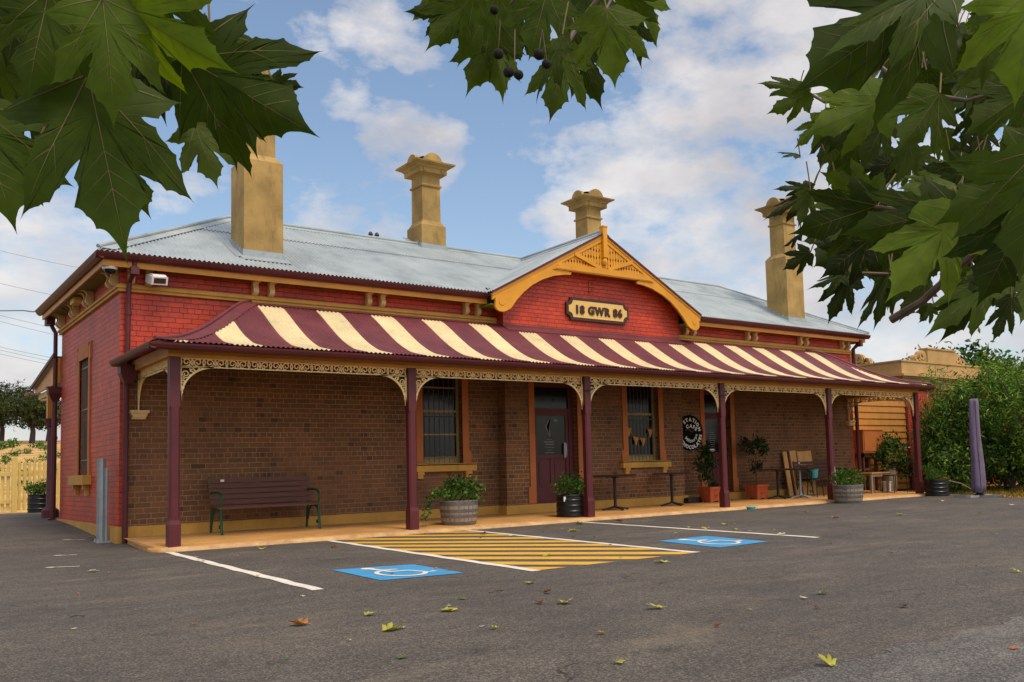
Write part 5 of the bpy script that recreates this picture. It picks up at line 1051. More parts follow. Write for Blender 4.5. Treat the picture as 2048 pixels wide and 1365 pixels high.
def pot(label, loc, plant):
    t_ = thing('terracotta_pot', label, 'planter', loc, 'square terracotta pots by the cafe door'); x,y,z = loc
    m = MB()
    def fr(w0,z0,w1,z1): 
        v = [(x+a*w0/2,y+b*w0/2,z+z0) for a,b in ((-1,-1),(1,-1),(1,1),(-1,1))]+[(x+a*w1/2,y+b*w1/2,z+z1) for a,b in ((-1,-1),(1,-1),(1,1),(-1,1))]
        m.add(v, [(3,2,1,0),(4,5,6,7),(0,1,5,4),(1,2,6,5),(2,3,7,6),(3,0,4,7)])
    for a in (-1,1):
        for b in (-1,1): m.box(x+a*.13-.05,x+a*.13+.05,y+b*.13-.05,y+b*.13+.05,z,z+.035)
    fr(.36,.03,.41,.30); fr(.45,.30,.455,.36)
    m.build('pot', M['terracotta'], t_)
    m = MB(); R0 = [(x+.055*math.cos(a), y-.203, z+.17+.045*math.sin(a)) for a in np.linspace(PI,2*PI,9)]; m.tube(R0, .008, 6); m.tube([(x+.055,y-.206,z+.17),(x-.055,y-.206,z+.17)], .007, 6); m.build('pot_ornament', M['terracotta'], t_)
    m = MB(); m.box(x-.19,x+.19,y-.19,y+.19,z+.345,z+.363); m.build('soil', M['soil'], t_)
    plant(t_, x, y, z+.36)
def tree1(t_, x, y, z):
    m = MB(); m.tube([(x-.05,y,z),(x-.08,y,z+.4),(x-.1,y,z+.95)], .014, 6, taper=.5); m.build('stem', M['trunk'], t_)
    foliage('foliage', M['pot_leaf'], t_, np.concatenate([clumps((x-.12,y,z+.55),(.16,.14,.46),26,20,.06), clumps((x-.34,y,z+.58),(.16,.1,.12),6,16,.05), clumps((x+.1,y,z+.02),(.1,.1,.04),6,14,.03)]), .12, .36, (0,0,-.5))
def tree2(t_, x, y, z):
    m = MB(); m.tube([(x,y,z),(x+.02,y,z+.42),(x,y,z+.8),(x-.05,y,z+1.15)], .011, 6, taper=.5); m.build('stem', M['trunk'], t_)
    P_ = np.concatenate([clumps((x+.0,y,z+.46),(.13,.12,.16),8,16,.045), clumps((x-.02,y,z+.90),(.36,.26,.14),13,18,.05), clumps((x+.22,y,z+1.08),(.14,.12,.12),8,16,.05), clumps((x-.28,y,z+1.05),(.12,.1,.1),6,16,.05), clumps((x+.42,y,z+.82),(.12,.08,.05),4,12,.04)])
    foliage('foliage', M['pot_leaf'], t_, P_, .13, .3, (0,0,.35))
pot('square terracotta pot with a slim leafy shrub left of the fourth verandah post', (12.66,-.55,fz(-.55)), tree1)
pot('square terracotta pot with a bare-stemmed small tree right of the cafe door', (14.33,-.52,fz(-.52)), tree2)
m = MB(); m.box(11.98,12.42,-.50,-.13,fz(-.3)-.005,fz(-.3)+.10); m.box(12.0,12.4,-.48,-.15,fz(-.3)+.1001,fz(-.3)+.12); tag(m.build('low_slab', M['black']), 'low black tray on the verandah floor left of a terracotta pot', 'slab')  # low black box for an unidentified dark flat shape at the plinth end
# ================================================================== tables and chair
def table(label, loc, rz, silver=False, top='square'):
    t_ = thing('cafe_table', label, 'table', loc, 'pedestal cafe tables on the verandah', rz)
    def B(m, n, mt, **k): o = m.build(n, mt, None, **k); o.parent = t_; return o
    m = MB(); m.box(-.38,.38,-.38,.38,.715,.74); m.box(-.36,.36,-.36,.36,.700,.7149); B(m, 'table_top', M['platebrown'])
    m = MB(); m.tube([(0,0,.05),(0,0,.70)], .032 if not silver else .028, 12); m.lathe([(.05,.05),(.035,.12)], (0,0,0), 12); m.box(-.16,.16,-.03,.03,.68,.6999); m.box(-.03,.03,-.16,.16,.672,.6799); B(m, 'column', M['steel'] if silver else M['dark'], smooth=True)
    m = MB()
    for k in range(4):
        a = PI/2*k+PI/4; d = Vector((math.cos(a),math.sin(a),0)); m.beam(d*.02+Vector((0,0,.07)), d*.30+Vector((0,0,.02)), .06, .028); m.lathe([(.03,0),(.03,.02)], tuple(d*.29), 10)
    B(m, 'base', M['steel'] if silver else M['dark']); return t_
table('dark pedestal table left of and below the bunting window', (9.34,-1.0,fz(-1.0)), .62)
table('dark pedestal table between the bunting window and the round cafe sign', (11.13,-.85,fz(-.85)), .70)
table('dark pedestal table beside the small potted tree', (14.75,-.85,fz(-.85)), .5)
table('pedestal table on a silver column in front of the leaning boards', (15.28,-1.12,fz(-1.12)), .55, True)
def chair(label, loc, rz):
    t_ = thing('metal_chair', label, 'chair', loc, None, rz)
    def B(m, n, mt, **k): o = m.build(n, mt, None, **k); o.parent = t_; return o
    m = MB(); m.box(-.2,.2,-.2,.2,.44,.465); B(m, 'seat', M['dark'])
    m = MB()
    for z in (.60,.72): m.box(-.19,.19,.20,.215,z,z+.05)
    B(m, 'backrest', M['dark'])
    for a in (-1,1):
        m = MB(); m.tube([(a*.18,-.18,.45),(a*.205,-.21,0)], .013, 8); B(m, 'leg', M['dark'])
        m = MB(); m.tube([(a*.19,.205,.80),(a*.185,.195,.45),(a*.21,.24,0)], .013, 8); B(m, 'leg', M['dark'])
    return t_
chair('dark metal chair beside the table with the silver column', (15.88,-1.02,fz(-1.0)), .25)
t_ = thing('bucket', 'teal bucket standing on the bench by the leaning boards', 'bucket', (16.62,-.50,fz(-.5)+.45))
m = MB(); m.lathe([(.10,0),(.13,.22),(.138,.22),(.138,.235),(.125,.235),(.095,.01)], tuple(t_.location), 20); m.build('body', M['teal'], t_, smooth=True)
m = MB(); x,y,z = t_.location; m.tube([(x+.135*math.cos(a), y-.02, z+.22-.1*math.sin(a)) for a in np.linspace(0,PI,12)], .004, 5); m.build('handle', M['steel'], t_)
m = MB(); m.prism([(16.84,fz(-.9)),(17.06,fz(-.9)),(16.98,.88),(16.92,.88)], 1, -.92, -.90); m.prism([(16.86,fz(-.9)),(17.04,fz(-.9)),(16.98,.84),(16.92,.84)], 1, -.899, -.885); tag(m.build('white_board', M['white']), 'narrow white pointed board standing behind the fifth verandah post', 'board')
for k, (x0, x1, lb, mt) in enumerate(((15.93,16.10,'narrow raw timber board at the left end of the leaning stack','pine'),(16.12,16.19,'thin dark stained batten between two leaning timber boards','slat'),(16.20,16.46,'raw timber board right of the dark batten, leaning on the wall','pine'),(16.48,16.77,'wide pale timber board in the middle of the leaning stack','pine'),(16.79,17.10,'wide knotty timber board at the right end of the leaning stack','pine'))):
    m = MB(); y = -.16-.02*(k%2); m.beam(((x0+x1)/2+.02,y-.05,fz(y)),((x0+x1)/2-.02,y+.09,1.30+.012*(k%3)), x1-x0-.01, .03, (0,-1,.1)); tag(m.build('timber_board', M[mt]), lb, 'board', 'timber boards leaning on the brick wall')
# ================================================================== right end of the verandah
t_ = thing('wooden_table', 'small pale wooden table standing behind the kerbside barrel planter', 'table', (18.55,-.95,fz(-.95))); x,y,z = t_.location
m = MB(); m.box(x-.42,x+.42,y-.28,y+.28,z+.52,z+.555); m.build('table_top', M['pine'], t_)
for a in (-1,1):
    for b in (-1,1): m = MB(); m.box(x+a*.37-.03,x+a*.37+.03,y+b*.23-.03,y+b*.23+.03,z,z+.52); m.build('leg', M['stave'], t_)
m = MB(); m.box(x-.36,x+.36,y-.25,y-.225,z+.44,z+.52); m.box(x-.36,x+.36,y+.225,y+.25,z+.44,z+.52); m.build('apron', M['stave'], t_)
t_ = thing('plant_stand', 'slender black metal stand beside the last verandah post', 'stand', (19.0,-1.35,fz(-1.4))); x,y,z = t_.location
m = MB(); m.box(x-.33,x+.33,y-.2,y+.2,z+.46,z+.485); m.build('top', M['dark'], t_)
for a in (-1,1):
    for b in (-1,1): m = MB(); m.tube([(x+a*.30,y+b*.17,z+.46),(x+a*.31,y+b*.18,z)], .012, 6); m.build('leg', M['black'], t_)
t_ = thing('potted_shrub', 'bushy dark green shrub in a tall grey pot against the weatherboards', 'plant', (20.6,-.15,.08)); x,y,z = t_.location
m = MB(); m.lathe([(.17,0),(.20,.25),(.19,.5),(.16,.62),(.18,.66),(.15,.66)], (x,y,z), 20); m.build('pot', M['stave'], t_, smooth=True)
m = MB(); m.tube([(x,y,z+.6),(x+.15,y,z+.9),(x+.1,y,z+1.2)], .03, 6, taper=.5); m.tube([(x+.1,y,z+.75),(x+.5,y-.05,z+.62),(x+.9,y-.1,z+.45)], .022, 6, taper=.5); m.build('stem', M['trunk'], t_)
foliage('foliage', M['shrub_b'], t_, np.concatenate([clumps((x+.15,y,z+1.12),(.62,.4,.42),46,34,.09), clumps((x+.72,y-.08,z+.66),(.30,.2,.22),14,26,.07)]), .11, .5, (0,0,-.2))
t_ = thing('bucket', 'white plastic bucket under the black metal stand', 'bucket', (19.35,-.85,fz(-.85))); 
m = MB(); m.lathe([(.11,0),(.135,.26),(.145,.26),(.145,.28),(.13,.28),(.105,.01)], tuple(t_.location), 20); m.build('body', M['white'], t_, smooth=True)
m = MB(); x,y,z = t_.location; m.tube([(x+.14*math.cos(a), y-.05, z+.25-.14*math.sin(a)) for a in np.linspace(0,PI,12)], .004, 5); m.build('handle', M['steel'], t_)
t_ = thing('cupboard', 'plain brown box cupboard against the yellow weatherboards', 'cupboard', (20.1,.12,0))
m = MB(); m.box(19.62,20.62,.02,.49,1.22,1.88); m.box(19.60,20.64,.0,.5,1.8801,1.90); m.build('body', M['terracotta'] if False else M['trim'], t_)
m = MB(); m.box(19.66,20.58,.0,.0199,1.27,1.83); m.build('door', M['trim'], t_)
m = MB(); 
for a in (19.7,20.3): m.box(a,a+.06,.1,.16,.1,1.22); m.box(a,a+.06,.4,.46,.1,1.22)
m.box(19.7,20.36,.12,.14,.72,.78); m.box(19.7,20.36,.1,.46,1.1,1.22); m.build('leg_frame', M['slat'], t_)
m = MB(); m.tube([(20.95,.35,1.02),(20.9,.35,1.36),(22.5,.35,1.37)], .018, 8); tag(m.build('pipe_frame', M['white']), 'thin white pipe frame above the potted shrub on the weatherboards', 'pipe')
m = MB(); r_ = random.Random(2); m.v = []; 
vs = [(19.3+.16*i, -.75+.09*j+r_.uniform(-.02,.02), fz(-.7)+.02+r_.uniform(0,.06)) for j in range(3) for i in range(5)]; m.add(vs, [(j*5+i,j*5+i+1,(j+1)*5+i+1,(j+1)*5+i) for j in range(2) for i in range(4)]); tag(m.build('crumpled_sheet', M['white'], fix=False), 'crumpled white sheet lying on the floor behind the wooden table', 'sheet')
m = MB(); m.lathe([(.085,0),(.095,.04),(.1,.045),(.1,.06),(.0,.065)], (11.85,-2.52,.036), 24); tag(m.build('plastic_lid', M['teal'], smooth=True), 'round turquoise plastic lid lying on the asphalt at the kerb', 'lid')
# closed umbrella
t_ = thing('market_umbrella', 'tall closed umbrella in a lilac cover on a flat cross base', 'umbrella', (18.33,-4.1,.036)); x,y,z = t_.location
m = MB(); prof = [(.03,.13),(.15,.14),(.153,.3),(.145,.8),(.13,1.4),(.118,2.0),(.112,2.34),(.10,2.40),(.02,2.41)]; n = 28; vs = []
for rr, zz in prof:
    for j in range(n):
        a = 2*PI*j/n; f = 1+.10*math.sin(a*4+zz*1.3)+.07*math.sin(a*7-zz*3); vs.append((x+rr*f*math.cos(a)+.015*math.sin(zz*3), y+rr*f*math.sin(a), z+zz+(.03*math.sin(a*3) if zz < .2 else 0)))
m.add(vs, [(i*n+j,i*n+(j+1)%n,(i+1)*n+(j+1)%n,(i+1)*n+j) for i in range(len(prof)-1) for j in range(n)]+[tuple((len(prof)-1)*n+j for j in range(n))]); m.build('cover', M['lilac'], t_, smooth='all')
m = MB(); A_ = -2.3; m.tube([(x+(rr+.006)*(1+.10*math.sin(A_*4+zz*1.3)+.07*math.sin(A_*7-zz*3))*math.cos(A_)+.015*math.sin(zz*3), y+(rr+.006)*(1+.10*math.sin(A_*4+zz*1.3)+.07*math.sin(A_*7-zz*3))*math.sin(A_), z+zz) for rr, zz in ((.15,.16),(.153,.3),(.149,.55),(.145,.8),(.13,1.4),(.118,2.0),(.112,2.34))], .007, 5); m.build('seam', M['slat'], t_)
m = MB(); m.tube([(x,y,z),(x,y,z+.3)], .035, 12); m.lathe([(.14,.05),(.06,.1),(.05,.18)], (x,y,z), 14); m.build('pole', M['black'], t_, smooth=True)
m = MB(); 
for a in (.1,.1+PI/2): d = Vector((math.cos(a),math.sin(a),0)); m.beam(Vector((x,y,z+.028))-d*.62, Vector((x,y,z+.028))+d*.62, .12, .05); 
m.xf(Matrix.Identity(4)); m.build('cross_base', M['steel'], t_)
m = MB(); m.tube([(18.95+.27,-2.75,.43),(19.3,-3.1,.34),(18.9,-3.6,.2),(18.5,-3.95,.10)], .013, 6); tag(m.build('rope', M['stave']), 'pale rope running from the ribbed drum planter to the umbrella foot', 'rope')
# ================================================================== things fixed to the station
t_ = thing('cafe_sign', 'round black cafe sign with white lettering on the brick wall', 'sign', (12.59,-.03,1.80))
cx, cz, R0 = 12.585, 1.80, .43
m = MB(); m.prism([(cx+R0*math.cos(2*PI*k/48), cz+R0*math.sin(2*PI*k/48)) for k in range(48)], 1, -.045, -.001); m.build('board', M['signblack'], t_)
def arctext(txt, r, a_mid, size, bottom=False, dz=0., emb=.006):
    m = MB(); widths = []
    gl = []
    for ch in txt:
        vs, fs = textmesh(ch, size, emb, .002, 2); w_ = max(v.x for v in vs)-min(v.x for v in vs); gl.append((vs, fs, w_)); widths.append(w_+size*.13)
    tot = sum(widths); pos = -tot/2
    for (vs, fs, w_), wd in zip(gl, widths):
        mid = pos+wd/2; pos += wd
        a = (a_mid - mid/r) if not bottom else (a_mid + mid/r)
        x0 = (max(v.x for v in vs)+min(v.x for v in vs))/2; out = []
        for v in vs:
            lx, ly = v.x-x0, v.y
            if not bottom: rr = r+ly; tx, tz = -math.sin(a)*-1*lx, math.cos(a)*-1*lx*0
            # local frame: tangent and outward normal
            nx, nz = math.cos(a), math.sin(a); tx, tz = (nz, -nx) if not bottom else (-nz, nx)
            up = 1 if not bottom else -1
            out.append((cx+nx*r+tx*lx+nx*up*ly, -.0465-v.z, cz+dz+nz*r+tz*lx+nz*up*ly))
        m.add(out, fs)
    return m.build('lettering', M['white'], t_)
arctext('STATION', .28, PI/2-.34, .118); arctext('CAFE', .26, PI/2-.16, .118, dz=-.135)
arctext('Millthorpe', .235, 1.5*PI+.22, .115, True, emb=.002); arctext('CHOCOLATES', .390, 1.5*PI+.22, .120, True)
m = MB(); ribbon(m, [(cx-.14+.28*s, cz+.055+.035*math.sin(s*7)) for s in np.linspace(0,1,20)], .012, 0, .002, lambda a,b,c: (a,-.0465-c,b)); m.build('flourish', M['bar'], t_)
t_ = thing('bunting', 'orange triangular flags on a string across the barred cafe window', 'bunting', (10.83,GY+.11,1.8))
pts = [(10.42+.84*s, 1.98-.34*math.sin(PI*min(1,s*1.05))) for s in np.linspace(0,1,16)]
m = MB(); m.tube([(a,GY+.105,b) for a,b in pts], .006, 5); m.build('string', M['trim'], t_)
for s in (.08,.32,.58,.85):
    a = 10.42+.84*s; b = 1.98-.34*math.sin(PI*min(1,s*1.05)); m = MB(); m.prism([(a-.09,b+.02),(a+.09,b-.0),(a-.0,b-.19)], 1, GY+.10, GY+.108); m.build('flag', M['orange'], t_)
t_ = thing('security_camera', 'white dome camera under the left corner eave', 'camera', (-.20,-.20,4.36))
m = MB(); m.lathe([(.06,4.42),(.11,4.41),(.115,4.37),(.10,4.345)], (-.2,-.2,0), 20); m.build('housing', M['white'], t_, smooth=True)
m = MB(); m.lathe([(.088,4.345),(.08,4.31),(.055,4.285),(.01,4.275)], (-.2,-.2,0), 20); m.build('dome', M['glass'], t_, smooth=True)
t_ = thing('floodlight', 'white box floodlight with a dark front beside the left downpipe', 'light', (.48,-.24,4.25))
m = MB(); m.box(-.17,.17,-.13,.13,-.085,.085); m.prism([(-.13,.0851),(.13,.0851),(.02,.12),(-.08,.12)], 0, -.14, .14); mt = Matrix.Translation((.48,-.24,4.25)) @ Matrix.Rotation(math.radians(20),4,'X') @ Matrix.Scale(.78,4) @ Matrix.Rotation(math.radians(14),4,'Z'); m.xf(mt); m.build('housing', M['white'], t_)
m = MB(); m.box(-.125,.125,-.136,-.1301,-.055,.055); m.xf(mt); m.build('lamp_front', M['platebrown'], t_)
m = MB(); m.tube([(.48,-.2,4.30),(.48,-.12,4.41)], .02, 8); m.build('bracket', M['dark'], t_)
m = MB(); m.tube([(-2.6,60,14.0),(-.46,19.54,6.69),(-.17,14.28,5.92),(-.02,10.9,5.42),(-.14,8.3,4.98),(-.25,6.0,4.68),(-.27,4.9,4.60),(-.24,4.4,4.50),(-.16,4.15,4.40),(-.1,4.1,4.30)], .014, 6); tag(m.build('service_cable', M['bar'], smooth=True), 'overhead service cable looping in under the left eave', 'cable')
t_ = thing('steel_upright', 'grey galvanised steel guard rail section standing upright at the building corner', 'guard', (-.16,.40,gz(0,.4)))
x,y,z = t_.location
pr = [(-.15,.0),(-.11,.045),(-.06,.045),(-.03,-.03),(.03,-.03),(.06,.045),(.11,.045),(.15,0)]
m = MB(); o_ = [(x+a*.46+b*.36, y-a*.35+b*.46) for a,b in pr]; pol = o_+[(p[0]+.008,p[1]+.010) for p in reversed(o_)]
m.prism(pol, 2, z, 1.25); m.prism([p for p in o_[:6]]+[(p[0]+.008,p[1]+.010) for p in reversed(o_[:6])], 2, 1.25, 1.40); m.build('rail', M['steel'], t_)
m = MB(); m.box(x-.10,x+.12,y-.16,y+.16,z-.01,z+.015); 
for a in (-.12,.12): m.lathe([(.018,.0),(.018,.05),(.0,.052)], (x-.07,y+a,z+.0), 8)
m.build('foot_plate', M['steel'], t_)
# ================================================================== neighbouring building
NB = thing('parapet_building', 'red and ochre building with a scrolled parapet beyond the station', 'building', (24.5,.6,0))
nx0, ny, nzt = 22.58, .56, 4.08; YO = 2.2
m = MB(); m.box(nx0,40,ny,16,-.1,3.22); m.box(22.62,23.08,ny-.06,ny-.001,-.1,3.22); m.build('wall', M['red_brick'], NB)
m = MB(); m.box(nx0-.06,40,ny-.06,16,3.22,3.50); m.box(nx0-.10,40,ny-.10,16,3.44,3.50)
for k,(o,z0,z1) in enumerate(((.12,3.50,3.56),(.18,3.56,3.61),(.25,3.61,3.68))): m.box(nx0-o,40,ny-o,16,z0,z1)
M['tan'] = paint('tan parapet render', 'b8935c', .8, .14, 1.6, bump=.25, dirt=.35); m.build('cornice', M['tan'], NB)
m = MB(); m.box(nx0-.08,40,ny-.08,ny+.25,3.6801,nzt); m.box(nx0-.08,nx0+.25,ny+.2501,16,3.6801,nzt); m.box(nx0-.11,40,ny-.11,ny+.27,nzt,nzt+.05); m.box(nx0-.11,nx0+.27,ny+.2701,16,nzt,nzt+.05)
pp = m.build('parapet', M['tan'], NB)
def volute(mp, name='scroll_ornament'):
    m = MB()
    ribbon(m, [(.0,.0)]+[(.19+.17*(1-.7*k/20)*math.cos(PI+2.6*PI*k/20*-1), .18+.17*(1-.7*k/20)*math.sin(PI-2.6*PI*k/20)) for k in range(21)], .09, -.1, .1, mp)
    ribbon(m, [(.0,.0),(.45,.09)]+[(.50+.10*(1-.7*k/16)*math.cos(PI/2-2.4*PI*k/16), .10+.09*(1-.7*k/16)*math.sin(PI/2-2.4*PI*k/16)) for k in range(17)], .06, -.1, .1, mp)
    poly = [(0,0),(.62,0),(.60,.14),(.42,.18),(.33,.33),(.18,.38),(0,.36)]
    n = len(poly); m.add([mp(a,b,t_) for t_ in (-.06,.06) for a,b in poly], [tuple(range(n)),tuple(range(2*n-1,n-1,-1))]+[(i,n+i,n+(i+1)%n,(i+1)%n) for i in range(n)])
    return m.build(name, M['tan'], pp, fix=True)
zt = nzt+.05
m = MB(); m.box(24.05,25.75,ny-.06,ny+.22,zt,zt+.42); m.box(24.02,25.78,ny-.09,ny+.25,zt+.4201,zt+.47); m.build('pediment_block', M['tan'], NB)
volute(lambda a,b,c: (24.02-a, ny+.08+c, zt+b)); volute(lambda a,b,c: (25.78+a, ny+.08+c, zt+b))
m = MB(); m.box(nx0-.06,nx0+.2,YO+.1,YO+2.6,zt,zt+.42); m.build('pediment_block', M['tan'], NB)
volute(lambda a,b,c: (nx0+.08+c, YO+.1-a, zt+b)); volute(lambda a,b,c: (nx0+.08+c, YO+2.6+a, zt+b))
WB = thing('weatherboard_lean_to', 'ochre weatherboard wall filling the gap right of the station', 'wall', (20.9,.5,0))
m = MB(); h = .196; k = 0; z = .10
while z < 3.0:
    m.prism([(.50,z),(.47,z+.004),(.497,z+h),(.52,z+h)], 0, L+.06, 22.60); z += h
m.build('weatherboards', paint('weatherboard ochre', 'b97c34', .6, .14, 2, dirt=.3), WB)
m = MB(); m.box(L+.06,22.60,.535,.60,-.1,3.05); m.box(22.56,22.66,.45,.54,-.1,3.05); m.build('corner_board', M['maroon'], WB)
# ================================================================== picket gate and fence
def pickets(t_, p, q, n, h, mt, rails=True, wd=.075):
    p = Vector(p); q = Vector(q); d = (q-p); ln = d.length; d.normalize(); s_ = Vector((-d.y,d.x,0))*.012
    m = MB()
    for k in range(n):
        c = p + d*(ln*(k+.5)/n); a, b = c-d*wd/2, c+d*wd/2; z0, z1 = c.z+.06, c.z+h
        o = [(a,z0),(b,z0),(b,z1-.06),(c,z1),(a,z1-.06)]
        vs = [Vector((u.x,u.y,zz))+s_*s for s in (-1,1) for u,zz in o]; m.add(vs, [(0,1,2,3,4),(9,8,7,6,5)]+[(i,5+i,5+(i+1)%5,(i+1)%5) for i in range(5)])
    m.build('pickets', mt, t_)
    if rails:
        for zz in (.30, h-.33):
            m = MB(); o = Vector((-d.y,d.x,0))*.035; m.beam(p+o+Vector((0,0,zz)), q+o+Vector((0,0,zz)), .04, .09); m.build('rail', mt, t_)
M['picket'] = paint('yellow picket paint', 'd8b768', .6, .1, 3, dirt=.15)
t_ = thing('picket_gate', 'cream yellow picket gate beside the station corner', 'gate', (.45,12.7,.29)); pickets(t_, (.10,12.50,.29), (1.25,13.35,.29), 9, 1.38, M['picket'])
m = MB(); m.box(-.02,.10,12.4,12.52,.2,1.72); m.prism([(-.02,1.72),(.10,1.72),(.04,1.78)], 1, 12.4, 12.52); m.build('gate_post', M['picket'], t_)
t_ = thing('picket_fence', 'cream yellow picket fence at the left edge', 'fence', (-.6,12.2,.29)); pickets(t_, (-.04,12.46,.29), (-1.9,13.6,.29), 16, 1.34, M['picket'])
# ================================================================== power lines
for k, l in enumerate(POWER):
    m = MB(); pts = []; a, b = Vector(l[0]), Vector(l[-1])
    for i in range(13): q = i/12; p = a.lerp(b, q); p.z -= 4*q*(1-q)*.35; pts.append(p)
    m.tube(pts, .016, 5); tag(m.build('power_line', M['steel']), 'thin grey overhead line crossing the pale sky left of the station', 'power line', 'distant power lines')
# ================================================================== trees and shrubs
def gum(label, x, y, hgt, rad, seed):
    z = hillz(x,y); t_ = thing('gum_tree', label, 'tree', (x,y,z), 'gum trees on the rise')
    global rng; 
    r_ = random.Random(seed); m = MB(); tops = []
    m.tube([(x,y,z-.2),(x+.1,y,z+hgt*.25),(x-.1,y,z+hgt*.45)], .28, 8, taper=.6)
    for k in range(6):
        a = 2*PI*k/6+r_.random(); e = Vector((x+math.cos(a)*rad*.7, y+math.sin(a)*rad*.7, z+hgt*r_.uniform(.55,.9))); m.tube([(x,y,z+hgt*.3), Vector((x,y,z+hgt*.45)).lerp(e,.5), e], .12, 6, taper=.3); tops.append(e)
    m.build('trunk', M['trunk'], t_, smooth=True)
    P_ = np.concatenate([clumps((e.x,e.y,e.z),(rad*.42,rad*.42,hgt*.13),16,42,.28,.7) for e in tops]+[clumps((x,y,z+hgt*.8),(rad*.6,rad*.6,hgt*.17),26,42,.3,.7), clumps((x,y,z+hgt*.5),(rad*.75,rad*.75,hgt*.16),26,42,.3,.7)])
    foliage('crown', M['tree_far'], t_, P_, .34, .35, (0,0,-.3))
gum('broad grey-green gum tree at the far left edge', 6.6, 88, 6.0, 3.2, 1); gum('darker gum tree on the rise nearest the station corner', 9.7, 84, 4.6, 2.4, 2); gum('small gum tree between the two larger ones on the rise', 8.2, 93, 4.8, 2.0, 3); gum('pale distant gum tree half hidden behind the awning', 12.2, 92, 4.4, 2.4, 4)
WL = [(3.08,42.6),(4.86,53.9),(6.5,71.6),(4.15,41.8),(7.8,64.2),(1.7,24.7),(2.2,36),(3.6,47),(5.9,58),(2.7,31),(1.1,28),(4.4,35),(3.3,60),(7.2,76),(5.5,46),(1.9,44),(8.4,70),(5.2,66),(2.6,52),(6.6,50)]
for k,(x,y) in enumerate(WL):
    z = hillz(x,y); s_ = (.13+.0042*y)*(.6+.7*random.random()); P_ = clumps((x,y,z+s_*.45),(s_,s_,s_*.5),9,16,s_*.22); P_ = P_[P_[:,2] > z]
    o = foliage('weed', M['planter_leaf'], None, P_, s_*.42, .5, (0,0,.4)); tag(o, 'low green weed growing on the dry grass slope behind the picket fence', 'weed', 'weeds on the dry slope')
nv = 'shrubs and small trees beside the car park'
shrub('shrub', 'feathery upright shrub close behind the last verandah post', 'shrub', (21.7,-1.25,0), (21.7,-1.2,1.4), (.7,.6,1.35), 75, 46, .15, M['shrub_a'], .15, .22, nv, 7, (0,0,.3))
shrub('shrub', 'dense glossy shrub left of the lilac umbrella', 'shrub', (22.6,-1.2,0), (22.5,-1.3,1.5), (1.3,1.1,1.5), 150, 46, .17, M['shrub_b'], .14, .42, nv, 8)
shrub('shrub', 'low broad-leaved shrub behind the ribbed drum planter', 'shrub', (20.6,-2.2,0), (20.75,-2.05,.62), (.9,.6,.55), 64, 40, .12, M['shrub_b'], .13, .5, nv, 4)
shrub('small_tree', 'tall leaning small tree right of the lilac umbrella', 'tree', (22.9,-2.5,0), (23.3,-2.3,2.25), (1.8,1.4,1.55), 220, 50, .2, M['shrub_a'], .18, .22, nv, 7, (0,0,-.5), .07)
shrub('small_tree', 'narrow-leaved small tree at the right edge behind the umbrella', 'tree', (22.4,-4.2,0), (22.3,-4.2,2.05), (1.4,1.2,1.55), 165, 50, .2, M['shrub_a'], .17, .2, nv, 6, (0,0,-.4), .06)
shrub('shrub', 'dark leafy shrub low on the verge right of the umbrella', 'shrub', (22.6,-2.9,0), (22.6,-2.7,.95), (1.2,.8,.62), 70, 42, .15, M['shrub_b'], .14, .45, nv, 4)
shrub('shrub', 'olive green shrub filling the gap behind the two small trees', 'shrub', (25.3,-1.9,0), (25.2,-1.9,2.0), (1.6,1.2,1.9), 150, 46, .2, M['shrub_b'], .17, .35, nv, 5)
shrub('shrub', 'dense green shrub hiding the red wall below the scrolled parapet', 'shrub', (24.6,-.3,0), (24.6,-.35,1.5), (1.9,.55,1.45), 210, 52, .18, M['shrub_b'], .16, .4, nv, 6)
shrub('shrub', 'low bushy shrub at the back of the verge at the right edge', 'shrub', (27.5,-1.3,0), (27.3,-1.3,.75), (2.6,.6,.75), 120, 46, .17, M['shrub_b'], .15, .42, nv, 6)
shrub('broad_tree', 'large rounded dark green tree rising behind the scrolled parapet', 'tree', (33.4,5.2,0), (33.5,5.1,3.25), (3.8,3.6,2.15), 230, 60, .34, M['shrub_b'], .30, .45, None, 6, (0,0,-.2), .12)
shrub('sapling', 'spindly sapling with narrow leaves in front of the scrolled parapet', 'shrub', (22.1,-.75,0), (22.2,-.8,3.25), (.75,.4,.45), 22, 16, .12, M['shrub_a'], .16, .18, nv, 6, (0,0,.5), .012, hollow=.2)
shrub('grassy_clump', 'tall thin seeding stalks above the end of the verandah gutter', 'plant', (20.6,-.95,0), (20.7,-.95,2.6), (.5,.3,.62), 16, 14, .07, M['dry_leaf'], .1, .12, nv, 9, (0,0,1.5), .006, hollow=.1)
# dry grass tufts along the verge
n = 5200; xx = rng.uniform(17.6,26,n); yy = rng.uniform(-6.5,-.2,n); ok = np.array([a > xr(b)-.15+.1*math.sin(b*7) for a,b in zip(xx,yy)]); P_ = np.stack([xx[ok],yy[ok],np.full(ok.sum(),-.01)],1)
P_ = np.repeat(P_,2,0)+rng.normal(size=(2*ok.sum(),3))*np.array([.03,.03,0]); foliage('grass', M['dry_leaf'], None, P_[:len(P_)*2//3], .13, .09, (0,0,1.4), .6, kind='stuff'); foliage('grass', M['planter_leaf'], None, P_[len(P_)*2//3:], .14, .09, (0,0,1.4), .6, kind='stuff')
